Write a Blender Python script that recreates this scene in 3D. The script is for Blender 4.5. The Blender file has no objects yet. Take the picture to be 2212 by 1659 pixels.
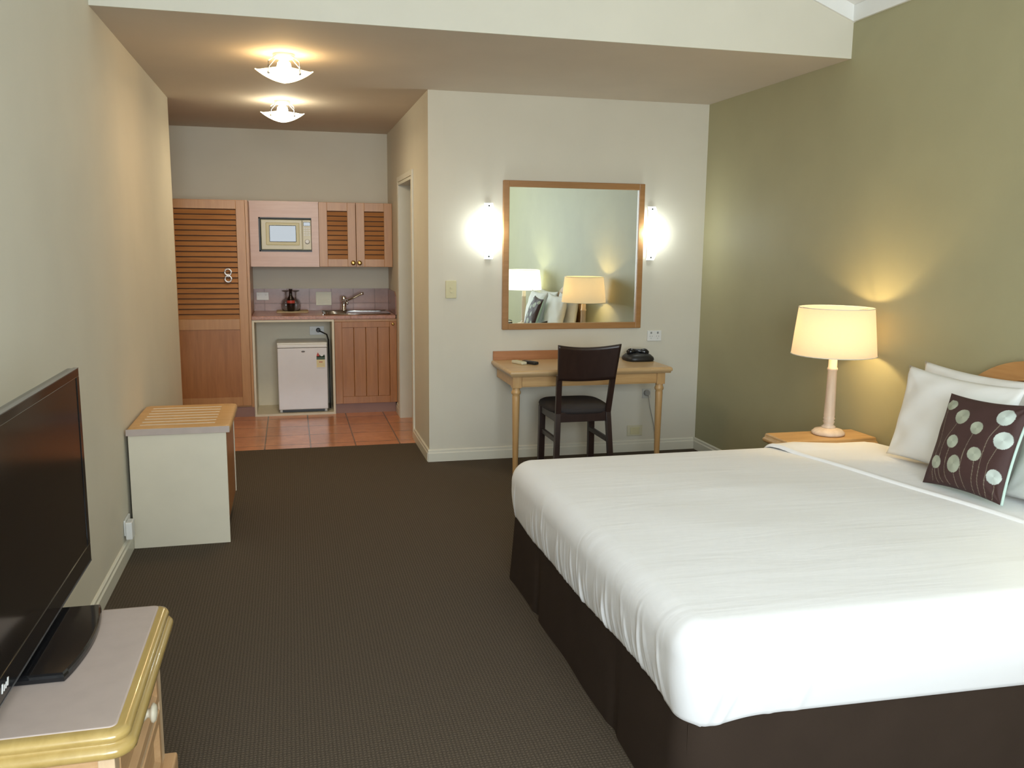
import bpy, bmesh, math, random
from mathutils import Vector, Matrix
random.seed(7)
scene = bpy.context.scene
COL = scene.collection
PI = math.pi

# ------------------------------------------------------------------ room dimensions (metres)
XL, XR, XC = -0.796, 2.896, 0.898      # left wall, green wall, kitchen side wall
YS, YD, YL = 4.235, 5.839, 6.716       # bulkhead face, desk wall, end of the left wall
YK, YB, YU = 8.310, 7.687, 7.940       # kitchen back wall, base cabinet front, wall cabinet front
ZC, Z2 = 2.477, 2.665                  # low ceiling, eave of the sloping ceiling
YT = 6.425                             # where the carpet meets the tiles
YR = -1.5                              # rear wall, behind the camera
BX0, BY0, BY1, BZ = 0.930, 1.860, 3.690, 0.552   # bed

# ------------------------------------------------------------------ materials
def new_mat(name):
    m = bpy.data.materials.new(name); m.use_nodes = True
    nt = m.node_tree; b = nt.nodes.get('Principled BSDF')
    return m, nt, b

def bump(nt, b, src, strength, dist=0.01):
    n = nt.nodes.new('ShaderNodeBump'); n.inputs['Strength'].default_value = strength
    n.inputs['Distance'].default_value = dist
    nt.links.new(src, n.inputs['Height']); nt.links.new(n.outputs[0], b.inputs['Normal'])

def coords(nt, scale=(1, 1, 1), rot=(0, 0, 0)):
    tc = nt.nodes.new('ShaderNodeTexCoord'); mp = nt.nodes.new('ShaderNodeMapping')
    mp.inputs['Scale'].default_value = scale; mp.inputs['Rotation'].default_value = rot
    nt.links.new(tc.outputs['Object'], mp.inputs[0])
    return mp.outputs[0]

def noise(nt, vec, scale, detail=3, rough=0.5, dist=0.0):
    n = nt.nodes.new('ShaderNodeTexNoise')
    n.inputs['Scale'].default_value = scale; n.inputs['Detail'].default_value = detail
    n.inputs['Roughness'].default_value = rough; n.inputs['Distortion'].default_value = dist
    nt.links.new(vec, n.inputs['Vector']); return n.outputs['Fac']

def ramp(nt, fac, stops):
    r = nt.nodes.new('ShaderNodeValToRGB'); e = r.color_ramp.elements
    while len(e) < len(stops): e.new(0.5)
    for i, (p, c) in enumerate(stops):
        e[i].position = p; e[i].color = (*c, 1)
    nt.links.new(fac, r.inputs[0]); return r.outputs[0]

def plain(name, col, rough=0.5, metal=0.0, var=0.06, nscale=8, bmp=0.0, bscale=200, spec=0.5, coat=0.0):
    m, nt, b = new_mat(name)
    v = coords(nt)
    f = noise(nt, v, nscale)
    lo = tuple(max(0, c*(1-var)) for c in col); hi = tuple(min(1, c*(1+var)) for c in col)
    nt.links.new(ramp(nt, f, [(0.3, lo), (0.7, hi)]), b.inputs['Base Color'])
    b.inputs['Roughness'].default_value = rough; b.inputs['Metallic'].default_value = metal
    b.inputs['Specular IOR Level'].default_value = spec; b.inputs['Coat Weight'].default_value = coat
    if bmp: bump(nt, b, noise(nt, v, bscale, 2), bmp, 0.002)
    return m

def wood(name, dark, light, axis='z', rough=0.4, scale=1.0, coat=0.0):
    m, nt, b = new_mat(name)
    s = {'x': (1.2, 14, 14), 'y': (14, 1.2, 14), 'z': (14, 14, 1.2)}[axis]
    v = coords(nt, tuple(k*scale for k in s))
    f = noise(nt, v, 2.2, 6, 0.6, 0.6)
    nt.links.new(ramp(nt, f, [(0.25, dark), (0.75, light)]), b.inputs['Base Color'])
    b.inputs['Roughness'].default_value = rough; b.inputs['Coat Weight'].default_value = coat
    bump(nt, b, f, 0.08, 0.002)
    return m

def tiles(name, c1, c2, grout, size, origin, rough, axes='xy', gap=0.006):
    """square tiles with grout lines, aligned with object space"""
    m, nt, b = new_mat(name)
    tc = nt.nodes.new('ShaderNodeTexCoord'); mp = nt.nodes.new('ShaderNodeMapping')
    nt.links.new(tc.outputs['Object'], mp.inputs[0])
    if axes == 'xz': mp.inputs['Rotation'].default_value = (-PI/2, 0, 0)
    if axes == 'yz': mp.inputs['Rotation'].default_value = (0, PI/2, PI/2)
    mp.inputs['Location'].default_value = (-origin[0], -origin[1], 0)
    br = nt.nodes.new('ShaderNodeTexBrick')
    br.offset = 0.0; br.squash = 1.0
    br.inputs['Scale'].default_value = 1.0
    br.inputs['Brick Width'].default_value = size[0]; br.inputs['Row Height'].default_value = size[1]
    br.inputs['Mortar Size'].default_value = gap; br.inputs['Mortar Smooth'].default_value = 0.3
    br.inputs['Color1'].default_value = (*c1, 1); br.inputs['Color2'].default_value = (*c2, 1)
    br.inputs['Mortar'].default_value = (*grout, 1)
    nt.links.new(mp.outputs[0], br.inputs['Vector'])
    f = noise(nt, coords(nt), 5, 5, 0.65)
    mx = nt.nodes.new('ShaderNodeMix'); mx.data_type = 'RGBA'; mx.blend_type = 'MULTIPLY'
    mx.inputs[0].default_value = 1.0
    nt.links.new(br.outputs['Color'], mx.inputs[6])
    nt.links.new(ramp(nt, f, [(0.25, (0.72, 0.70, 0.68)), (0.75, (1.15, 1.1, 1.05))]), mx.inputs[7])
    nt.links.new(mx.outputs[2], b.inputs['Base Color'])
    b.inputs['Roughness'].default_value = rough
    inv = nt.nodes.new('ShaderNodeMath'); inv.operation = 'SUBTRACT'; inv.inputs[0].default_value = 1
    nt.links.new(br.outputs['Fac'], inv.inputs[1])
    bump(nt, b, inv.outputs[0], 0.4, 0.003)
    return m

def emit(name, col, strength, base=(0.8, 0.8, 0.8)):
    m, nt, b = new_mat(name)
    b.inputs['Base Color'].default_value = (*base, 1)
    b.inputs['Emission Color'].default_value = (*col, 1); b.inputs['Emission Strength'].default_value = strength
    b.inputs['Roughness'].default_value = 0.3
    return m

WALL = (0.65, 0.617, 0.520)
M = {}
M['wall'] = plain('cream_wall_paint', WALL, 0.75, var=0.02, nscale=3, bmp=0.05, bscale=350)
M['green'] = plain('olive_wall_paint', (0.365, 0.338, 0.200), 0.6, var=0.03, nscale=3, bmp=0.05, bscale=350)
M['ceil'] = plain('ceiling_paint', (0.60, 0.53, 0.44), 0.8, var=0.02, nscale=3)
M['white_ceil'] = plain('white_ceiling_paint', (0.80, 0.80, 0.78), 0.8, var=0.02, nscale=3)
M['trim'] = plain('gloss_trim_paint', (0.70, 0.68, 0.58), 0.35, var=0.02)
M['doorpaint'] = plain('grey_white_door_paint', (0.55, 0.54, 0.50), 0.4, var=0.02)
M['honey'] = wood('honey_wood', (0.44, 0.25, 0.095), (0.60, 0.38, 0.17), 'x', 0.38)
M['honeyz'] = wood('honey_wood_upright', (0.44, 0.25, 0.095), (0.60, 0.38, 0.17), 'z', 0.38)
M['desktop'] = wood('desk_top_wood', (0.50, 0.32, 0.15), (0.62, 0.43, 0.23), 'x', 0.3)
M['upstand'] = wood('reddish_upstand_wood', (0.36, 0.15, 0.06), (0.46, 0.21, 0.09), 'x', 0.35)
M['kwood'] = wood('kitchen_wood', (0.30, 0.118, 0.034), (0.43, 0.185, 0.058), 'z', 0.34)
M['kwoodx'] = wood('kitchen_wood_across', (0.30, 0.118, 0.034), (0.43, 0.185, 0.058), 'x', 0.34)
M['kframe'] = wood('kitchen_frame_wood', (0.42, 0.205, 0.078), (0.52, 0.28, 0.115), 'z', 0.34)
M['kpink'] = wood('pinkish_cabinet_panel', (0.50, 0.29, 0.19), (0.58, 0.36, 0.25), 'x', 0.3)
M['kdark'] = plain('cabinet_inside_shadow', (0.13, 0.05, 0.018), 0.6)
M['toe'] = plain('mauve_toe_kick', (0.27, 0.15, 0.12), 0.5)
M['counter'] = plain('pink_granite_laminate', (0.40, 0.20, 0.14), 0.3, var=0.25, nscale=60)
M['melamine'] = plain('cream_melamine', (0.66, 0.60, 0.46), 0.45, var=0.02)
M['white'] = plain('white_plastic', (0.74, 0.74, 0.72), 0.35, var=0.01)
M['fridge'] = plain('white_enamel', (0.72, 0.71, 0.73), 0.22, var=0.02, bmp=0.05, bscale=500)
M['beige'] = plain('beige_plastic', (0.62, 0.58, 0.42), 0.35, var=0.02)
M['yellowed'] = plain('yellowed_plastic', (0.60, 0.55, 0.33), 0.4, var=0.02)
M['black'] = plain('gloss_black', (0.008, 0.008, 0.009), 0.08, var=0.0)
M['blackm'] = plain('matt_black', (0.012, 0.012, 0.013), 0.4, var=0.0)
M['screen'] = plain('tv_screen', (0.006, 0.005, 0.005), 0.13, var=0.0)
M['smoke'] = plain('dark_grey_gloss', (0.10, 0.10, 0.105), 0.12, var=0.0)
M['glassdark'] = plain('oven_window', (0.04, 0.04, 0.05), 0.05, var=0.0)
M['steel'] = plain('brushed_steel', (0.55, 0.55, 0.54), 0.22, metal=1.0, var=0.05)
M['chrome'] = plain('chrome', (0.75, 0.75, 0.76), 0.06, metal=1.0, var=0.0)
M['latch'] = plain('glint_white_chrome', (0.86, 0.87, 0.90), 0.25, metal=0.4, var=0.0)  # chrome whitened in its colour to paint the glint on the rings
M['brass'] = plain('aged_brass', (0.45, 0.30, 0.10), 0.3, metal=1.0, var=0.05)
M['espresso'] = wood('espresso_wood', (0.020, 0.010, 0.008), (0.034, 0.017, 0.013), 'z', 0.35)
M['seatfab'] = plain('dark_brown_seat_fabric', (0.026, 0.020, 0.019), 0.8, bmp=0.3, bscale=300)
M['valance'] = plain('dark_brown_valance_cloth', (0.038, 0.026, 0.019), 0.95, bmp=0.3, bscale=400, spec=0.1)
M['aqua'] = plain('pale_aqua_cloth', (0.52, 0.68, 0.62), 0.8, bmp=0.2, bscale=400)
M['laminate'] = plain('mauve_grey_laminate', (0.44, 0.36, 0.32), 0.45, var=0.04, nscale=20)
M['moulding'] = wood('golden_edge_moulding', (0.37, 0.25, 0.075), (0.48, 0.34, 0.12), 'y', 0.22, coat=0.4)
M['dresser'] = wood('dresser_wood', (0.46, 0.26, 0.12), (0.60, 0.38, 0.20), 'y', 0.4)
M['dresserlt'] = wood('pale_dresser_wood', (0.58, 0.40, 0.24), (0.70, 0.52, 0.34), 'z', 0.4)
M['rackwood'] = wood('orange_slat_wood', (0.50, 0.29, 0.11), (0.62, 0.39, 0.17), 'x', 0.4)
M['rackpanel'] = plain('cream_side_panel', (0.64, 0.585, 0.46), 0.5, var=0.02)
M['lampwood'] = wood('whitewashed_wood', (0.52, 0.40, 0.30), (0.70, 0.58, 0.48), 'z', 0.5)
M['cloth'] = None
M['cord'] = plain('grey_cable', (0.30, 0.30, 0.29), 0.5)
M['redlabel'] = plain('red_print', (0.45, 0.05, 0.03), 0.5)
M['bottle'] = plain('dark_bottle_glass', (0.012, 0.006, 0.005), 0.06, var=0.0)
M['greenp'] = plain('green_black_print', (0.05, 0.09, 0.05), 0.5)
M['paper'] = plain('white_paper', (0.72, 0.74, 0.64), 0.6, var=0.02)
M['traycloth'] = plain('straw_tray', (0.50, 0.40, 0.24), 0.6)

# carpet: dark brown-grey loop with a fine grid weave
m, nt, b = new_mat('brown_loop_carpet')
v = coords(nt)
vx = coords(nt, (1, 1, 1))
wv = nt.nodes.new('ShaderNodeTexWave'); wv.wave_type = 'BANDS'; wv.bands_direction = 'X'
wv.inputs['Scale'].default_value = 26; wv.inputs['Distortion'].default_value = 0.6; wv.inputs['Detail'].default_value = 1
nt.links.new(v, wv.inputs[0])
wy = nt.nodes.new('ShaderNodeTexWave'); wy.wave_type = 'BANDS'; wy.bands_direction = 'Y'
wy.inputs['Scale'].default_value = 26; wy.inputs['Distortion'].default_value = 0.6
nt.links.new(v, wy.inputs[0])
mul = nt.nodes.new('ShaderNodeMath'); mul.operation = 'MULTIPLY'
nt.links.new(wv.outputs['Fac'], mul.inputs[0]); nt.links.new(wy.outputs['Fac'], mul.inputs[1])
f = noise(nt, v, 260, 2)
ad = nt.nodes.new('ShaderNodeMath'); ad.operation = 'MULTIPLY_ADD'; ad.inputs[1].default_value = 0.5
nt.links.new(mul.outputs[0], ad.inputs[0]); nt.links.new(f, ad.inputs[2])
nt.links.new(ramp(nt, ad.outputs[0], [(0.3, (0.050, 0.039, 0.027)), (0.95, (0.128, 0.102, 0.076))]), b.inputs['Base Color'])
b.inputs['Roughness'].default_value = 0.95; b.inputs['Specular IOR Level'].default_value = 0.1
bump(nt, b, ad.outputs[0], 0.5, 0.004)
M['carpet'] = m
M['floortile'] = tiles('terracotta_floor_tiles', (0.54, 0.225, 0.10), (0.60, 0.255, 0.115), (0.22, 0.12, 0.07),
                       (0.328, 0.328), (-0.07-0.328*5, YT-0.328*4+0.24), 0.22)
M['splash'] = tiles('mauve_wall_tiles', (0.29, 0.165, 0.135), (0.32, 0.18, 0.145), (0.22, 0.13, 0.11),
                    (0.20, 0.20), (-0.32, 0.865), 0.25, 'xz', 0.004)

# white bed linen with faint creases
m, nt, b = new_mat('white_bed_linen')
v = coords(nt, (0.9, 5.0, 2.0), (0, 0, 0.12))
f = noise(nt, v, 1.6, 4, 0.55, 0.4)
b.inputs['Base Color'].default_value = (0.83, 0.83, 0.84, 1); b.inputs['Roughness'].default_value = 0.85
b.inputs['Specular IOR Level'].default_value = 0.15
f2 = noise(nt, coords(nt), 700, 2)
ad = nt.nodes.new('ShaderNodeMath'); ad.operation = 'MULTIPLY_ADD'; ad.inputs[1].default_value = 0.02
nt.links.new(f2, ad.inputs[0]); nt.links.new(f, ad.inputs[2])
bump(nt, b, ad.outputs[0], 0.20, 0.02)
M['linen'] = m
M['pillow'] = plain('white_pillow_cotton', (0.80, 0.79, 0.77), 0.85, var=0.01, bmp=0.1, bscale=18, spec=0.15)

# cushion fabric reads its colours from the mesh
m, nt, b = new_mat('brown_cushion_embroidered')
at_ = nt.nodes.new('ShaderNodeVertexColor'); at_.layer_name = 'Col'
nt.links.new(at_.outputs[0], b.inputs['Base Color']); b.inputs['Roughness'].default_value = 0.7
bump(nt, b, noise(nt, coords(nt), 350, 2), 0.3, 0.002)
M['cushion'] = m

# glass
m, nt, b = new_mat('clear_glass'); b.inputs['Transmission Weight'].default_value = 1.0
b.inputs['Roughness'].default_value = 0.02; b.inputs['IOR'].default_value = 1.45
M['glass'] = m
m, nt, b = new_mat('mirror_silver'); b.inputs['Base Color'].default_value = (0.86, 0.92, 0.88, 1)
b.inputs['Metallic'].default_value = 1.0; b.inputs['Roughness'].default_value = 0.005
M['mirror'] = m

def shade_mat(name, col, glow, gs):
    m = bpy.data.materials.new(name); m.use_nodes = True; nt = m.node_tree
    nt.nodes.remove(nt.nodes['Principled BSDF'])
    out = nt.nodes['Material Output']
    d = nt.nodes.new('ShaderNodeBsdfDiffuse'); t = nt.nodes.new('ShaderNodeBsdfTranslucent')
    e = nt.nodes.new('ShaderNodeEmission')
    f = noise(nt, coords(nt, (60, 60, 400)), 1.0, 2)
    c = ramp(nt, f, [(0.3, tuple(x*0.97 for x in col)), (0.7, col)])
    nt.links.new(c, d.inputs[0]); nt.links.new(c, t.inputs[0])
    e.inputs[0].default_value = (*glow, 1); e.inputs[1].default_value = gs
    mx = nt.nodes.new('ShaderNodeMixShader'); mx.inputs[0].default_value = 0.5
    ad = nt.nodes.new('ShaderNodeAddShader')
    nt.links.new(d.outputs[0], mx.inputs[1]); nt.links.new(t.outputs[0], mx.inputs[2])
    nt.links.new(mx.outputs[0], ad.inputs[0]); nt.links.new(e.outputs[0], ad.inputs[1])
    nt.links.new(ad.outputs[0], out.inputs[0])
    return m
M['shade_warm'] = shade_mat('cream_lamp_shade', (0.80, 0.68, 0.48), (1.0, 0.82, 0.55), 0.35)
M['shade_cool'] = shade_mat('bright_lamp_shade', (0.85, 0.84, 0.74), (1.0, 1.0, 0.85), 0.9)
M['dishwarm'] = emit('glowing_warm_glass', (1.0, 0.80, 0.45), 5.0)
M['dishcool'] = emit('glowing_pale_glass', (1.0, 0.94, 0.68), 5.0)
M['sconceglass'] = emit('glowing_frosted_glass', (0.90, 1.0, 0.97), 1.3)
M['bulb_warm'] = emit('warm_bulb', (1.0, 0.62, 0.25), 60)
M['bulb_cool'] = emit('pale_bulb', (1.0, 0.92, 0.70), 60)

# ------------------------------------------------------------------ mesh builder
class MB:
    def __init__(s): s.bm = bmesh.new(); s.mi = 0
    def _tag(s, faces):
        for f in faces: f.material_index = s.mi
    def box(s, x0, x1, y0, y1, z0, z1, bev=0.0, seg=2):
        mat = Matrix.Translation(((x0+x1)/2, (y0+y1)/2, (z0+z1)/2)) @ Matrix.Diagonal((x1-x0, y1-y0, z1-z0, 1))
        b2 = bmesh.new(); bmesh.ops.create_cube(b2, size=1, matrix=mat)
        if bev: bmesh.ops.bevel(b2, geom=b2.edges[:], offset=bev, segments=seg, affect='EDGES', profile=0.5)
        s.merge(b2); return s
    def merge(s, b2, mat=None):
        if mat is not None: b2.transform(mat)
        vm = {v: s.bm.verts.new(v.co) for v in b2.verts}
        for f in b2.faces:
            try:
                nf = s.bm.faces.new([vm[v] for v in f.verts]); nf.smooth = f.smooth; nf.material_index = s.mi
            except ValueError: pass
        b2.free()
    def lathe(s, c, prof, seg=32, axis='z', cap=True):
        """prof: (radius, height) pairs along the axis from point c"""
        b2 = bmesh.new(); rings = []
        for r, h in prof:
            rings.append([b2.verts.new((r*math.cos(2*PI*k/seg), r*math.sin(2*PI*k/seg), h)) for k in range(seg)])
        for a, b in zip(rings, rings[1:]):
            for k in range(seg):
                f = b2.faces.new((a[k], a[(k+1) % seg], b[(k+1) % seg], b[k])); f.smooth = True
        if cap:
            for r in (rings[0][::-1], rings[-1]):
                b2.faces.new(r)
        R = {'z': Matrix.Identity(4), 'y': Matrix.Rotation(-PI/2, 4, 'X'), 'x': Matrix.Rotation(PI/2, 4, 'Y'),
             '-y': Matrix.Rotation(PI/2, 4, 'X')}[axis]
        s.merge(b2, Matrix.Translation(c) @ R); return s
    def tube(s, pts, r, seg=8):
        pts = [Vector(p) for p in pts]; b2 = bmesh.new(); rings = []
        rs = r if isinstance(r, (list, tuple)) else [r]*len(pts)
        for i, p in enumerate(pts):
            d = (pts[min(i+1, len(pts)-1)] - pts[max(i-1, 0)]).normalized()
            up = Vector((0, 0, 1)) if abs(d.z) < 0.95 else Vector((1, 0, 0))
            a = d.cross(up).normalized(); b = d.cross(a).normalized()
            rings.append([b2.verts.new(p + (a*math.cos(2*PI*k/seg) + b*math.sin(2*PI*k/seg))*rs[i]) for k in range(seg)])
        for q, w in zip(rings, rings[1:]):
            for k in range(seg):
                f = b2.faces.new((q[k], q[(k+1) % seg], w[(k+1) % seg], w[k])); f.smooth = True
        b2.faces.new(rings[0][::-1]); b2.faces.new(rings[-1])
        bmesh.ops.recalc_face_normals(b2, faces=b2.faces[:])
        s.merge(b2); return s
    def prism(s, poly, axis, a, b, bev=0.0):
        """polygon in the plane normal to axis, extruded from a to b. x: (y,z)  y: (x,z)  z: (x,y)"""
        f3 = {'x': lambda p, t: (t, p[0], p[1]), 'y': lambda p, t: (p[0], t, p[1]), 'z': lambda p, t: (p[0], p[1], t)}[axis]
        b2 = bmesh.new()
        A = [b2.verts.new(f3(p, a)) for p in poly]; B = [b2.verts.new(f3(p, b)) for p in poly]
        b2.faces.new(A); b2.faces.new(B[::-1]); n = len(poly)
        for i in range(n): b2.faces.new((A[i], B[i], B[(i+1) % n], A[(i+1) % n]))
        bmesh.ops.recalc_face_normals(b2, faces=b2.faces[:])
        if bev: bmesh.ops.bevel(b2, geom=b2.edges[:], offset=bev, segments=2, affect='EDGES', profile=0.5)
        s.merge(b2); return s
    def sweep_rect(s, x0, x1, y0, y1, rad, prof, nc=8):
        """rounded rectangle outline in plan swept with a profile of (inset, z)"""
        b2 = bmesh.new(); rings = []
        for ins, z in prof:
            r = max(rad-ins, 0.0005); ring = []
            for cx, cy, a0 in ((x1-rad, y1-rad, 0), (x0+rad, y1-rad, PI/2), (x0+rad, y0+rad, PI), (x1-rad, y0+rad, 1.5*PI)):
                for k in range(nc+1):
                    a = a0 + PI/2*k/nc
                    ring.append(b2.verts.new((cx+r*math.cos(a) + (0 if ins <= rad else (-1 if math.cos(a0+PI/4) > 0 else 1)*(ins-rad)),
                                              cy+r*math.sin(a) + (0 if ins <= rad else (-1 if math.sin(a0+PI/4) > 0 else 1)*(ins-rad)), z)))
            rings.append(ring)
        n = len(rings[0])
        for q, w in zip(rings, rings[1:]):
            for k in range(n):
                f = b2.faces.new((q[k], q[(k+1) % n], w[(k+1) % n], w[k])); f.smooth = True
        b2.faces.new(rings[0][::-1]); b2.faces.new(rings[-1])
        bmesh.ops.recalc_face_normals(b2, faces=b2.faces[:])
        s.merge(b2); return s

def wloc(o):
    p = Vector(o.location)
    while o.parent: o = o.parent; p += Vector(o.location)
    return p

def obj(name, mb, mats, parent=None, origin=None, smooth=None):
    """one mesh object; geometry is given in room coordinates"""
    bm = mb.bm if isinstance(mb, MB) else mb
    if parent is not None:
        base = wloc(parent); loc = Vector((0, 0, 0))
    else:
        if origin is None:
            xs = [v.co for v in bm.verts]
            origin = ((min(c.x for c in xs)+max(c.x for c in xs))/2, (min(c.y for c in xs)+max(c.y for c in xs))/2, min(c.z for c in xs))
        base = Vector(origin); loc = base
    bm.transform(Matrix.Translation(-base))
    bmesh.ops.recalc_face_normals(bm, faces=bm.faces[:])
    me = bpy.data.meshes.new(name); bm.to_mesh(me); bm.free()
    for mm in (mats if isinstance(mats, (list, tuple)) else [mats]): me.materials.append(mm)
    if smooth:
        for p in me.polygons: p.use_smooth = True
    o = bpy.data.objects.new(name, me); COL.objects.link(o); o.location = loc
    if parent is not None: o.parent = parent
    return o

def tag(o, label, cat, group=None):
    o['label'] = label; o['category'] = cat
    if group: o['group'] = group
    return o

def thing(name, label, cat, loc, group=None):
    o = bpy.data.objects.new(name, None); COL.objects.link(o); o.location = loc
    o.empty_display_size = 0.1
    return tag(o, label, cat, group)

def struct(name, mb, mat, parent=None):
    o = obj(name, mb, mat, parent)
    if parent is None: o['kind'] = 'structure'
    return o

def box(*a, **k): return MB().box(*a, **k)
def multi(name, mbs, mat, parent): return [obj(name, q, mat, parent) for q in mbs]

def lamp_light(name, loc, kind, energy, color, size=0.03, parent=None, rot=None, sx=None, sy=None, spread=None):
    L = bpy.data.lights.new(name, kind); L.energy = energy; L.color = color
    if kind == 'POINT': L.shadow_soft_size = size
    if kind == 'AREA':
        L.shape = 'RECTANGLE'; L.size = sx; L.size_y = sy
        if spread: L.spread = spread
    o = bpy.data.objects.new(name, L); COL.objects.link(o)
    o.location = Vector(loc) - (wloc(parent) if parent else Vector((0, 0, 0)))
    if rot: o.rotation_euler = rot
    if parent: o.parent = parent
    return o

# ================================================================== THE ROOM
T = 0.12
struct('floor', box(XL-T, XR+T, YR-T, YT, -0.10, 0.0), M['carpet'])
struct('floor_tiles', box(-2.0, XR+T, YT, YK+T, -0.10, 0.0), M['floortile'])
# left wall ends before the kitchen, where the room widens
struct('wall_left', box(XL-T, XL, YR-T, YL, 0, 3.75), M['wall'])
struct('wall_right', box(XR, XR+T, YR-T, YK+T, 0, 3.0), M['green'])
struct('wall_kitchen', box(-2.0, XR, YK, YK+T, 0, ZC), M['wall'])
struct('wall_lobby', box(-2.0-T, -2.0, YL-T, YK+T, 0, ZC), M['wall'])
struct('wall_lobby_front', box(-2.0, XL-T, YL-T, YL, 0, ZC), M['wall'])
struct('wall_desk', box(XC+0.10, XR, YD, YD+0.10, 0, ZC), M['wall'])
# side wall of the passage with a door opening
DY0, DY1, DZ = 6.60, 7.42, 1.985
mb = MB()
mb.box(XC, XC+0.10, YD, DY0, 0, ZC); mb.box(XC, XC+0.10, DY1, YK, 0, ZC); mb.box(XC, XC+0.10, DY0, DY1, DZ, ZC)
struct('wall_passage', mb, M['wall'])
# low ceiling and the bulkhead above it
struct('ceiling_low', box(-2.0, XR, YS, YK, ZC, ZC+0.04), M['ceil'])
ridge_x = 1.05; slope = 0.376
def zroof(x): return Z2 + .072 + slope*(XR-x) if x > ridge_x else Z2 + .072 + slope*(XR-ridge_x) - slope*(ridge_x-x)
mb = MB(); mb.prism([(XL, ZC), (XR, ZC), (XR, zroof(XR)+.02), (ridge_x, zroof(ridge_x)+.02), (XL, zroof(XL)+.02)], 'y', YS-0.012, YS)
struct('wall_bulkhead', mb, M['wall'])
mb = MB()
mb.prism([(XR+T, zroof(XR)-slope*T), (ridge_x, zroof(ridge_x)), (XL-T, zroof(XL)-slope*T), (XL-T, zroof(XL)-slope*T+.08), (ridge_x, zroof(ridge_x)+.08), (XR+T, zroof(XR)-slope*T+.08)], 'y', YR-T, YS+0.1)
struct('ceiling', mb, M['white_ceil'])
# cove strip where the bulkhead meets the sloping ceiling
mb = MB()
mb.prism([(XR, zroof(XR)), (ridge_x, zroof(ridge_x)), (XL, zroof(XL)), (XL, zroof(XL)-.08), (ridge_x, zroof(ridge_x)-.085), (XR, zroof(XR)-.08)], 'y', YS-0.026, YS-0.012)
struct('trim_1', mb, M['white_ceil'])
struct('trim_5', box(XR-.014, XR, YR, YS-.026, Z2-.006, zroof(XR)+.003), M['white_ceil'])
# rear wall with the big window that lights the bed
WX0, WX1, WZ0, WZ1 = -0.75, 1.45, 0.80, 2.58
mb = MB()
mb.prism([(XL, 0), (XR, 0), (XR, WZ0), (XL, WZ0)], 'y', YR-T, YR)
mb.box(XL, WX0, YR-T, YR, WZ0, WZ1); mb.box(WX1, XR, YR-T, YR, WZ0, WZ1)
mb.prism([(XL, WZ1), (XR, WZ1), (XR, zroof(XR)+.02), (ridge_x, zroof(ridge_x)+.02), (XL, zroof(XL)+.02)], 'y', YR-T, YR)
struct('wall_rear', mb, M['wall'])
w = MB(); 
for a, c in ((WX0, WX0+.06), (.32, .38), (WX1-.06, WX1)): w.box(a, c, YR-0.09, YR-0.03, WZ0, WZ1)
w.box(WX0, WX1, YR-0.09, YR-0.03, WZ0, WZ0+.06); w.box(WX0, WX1, YR-0.09, YR-0.03, WZ1-.06, WZ1)
win = struct('window_1', w, M['white'])
obj('pane', box(WX0+.06, WX1-.06, YR-0.065, YR-0.060, WZ0+.06, WZ1-.06), M['glass'], win)

# baseboards (profile: 85 mm high with a stepped top)
def bb_prof(d=1): return [(0, 0), (0.015, 0), (0.015, 0.058), (0.010, 0.066), (0.010, 0.078), (0.004, 0.085), (0, 0.085)]
P_ = bb_prof()
struct('baseboard_left', MB().prism([(XL+p[0], p[1]) for p in P_], 'y', YR, YL), M['trim'])
struct('baseboard_right', MB().prism([(XR-p[0], p[1]) for p in P_], 'y', YR, YD), M['trim'])
struct('baseboard_desk', MB().prism([(YD-p[0], p[1]) for p in P_], 'x', XC-0.010, XR-0.016), M['trim'])
mb = MB().prism([(XC-p[0], p[1]) for p in P_], 'y', YD, DY0-0.05)
mb.prism([(XC-p[0], p[1]) for p in P_], 'y', DY1+0.05, YB-0.01)
struct('baseboard_passage', mb, M['trim'])

# doorway to the bathroom: frame, and the leaf standing open inside
mb = MB()
mb.box(XC-0.012, XC+0.115, DY0, DY0+0.022, 0, DZ); mb.box(XC-0.012, XC+0.115, DY1-0.022, DY1, 0, DZ)
mb.box(XC-0.012, XC+0.115, DY0+.022, DY1-.022, DZ-.022, DZ)
mb.box(XC-0.014, XC, DY0-0.05, DY0-0.004, 0, DZ+.045, bev=.002); mb.box(XC-0.014, XC, DY1+0.004, DY1+0.05, 0, DZ+.045, bev=.002)
mb.box(XC-0.014, XC, DY0-0.004, DY1+0.004, DZ+.004, DZ+.045, bev=.002)
struct('trim_2', mb, M['trim'])
d1 = struct('door_1', box(XC+0.118, XC+0.87, DY1-0.062, DY1-0.024, 0.01, DZ-.025, bev=.002), M['doorpaint'])
obj('door_handle', MB().tube([(XC+.81, DY1-.062, 1.0), (XC+.81, DY1-.105, 1.0), (XC+.71, DY1-.105, 1.0)], .009), M['chrome'], d1)

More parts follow.
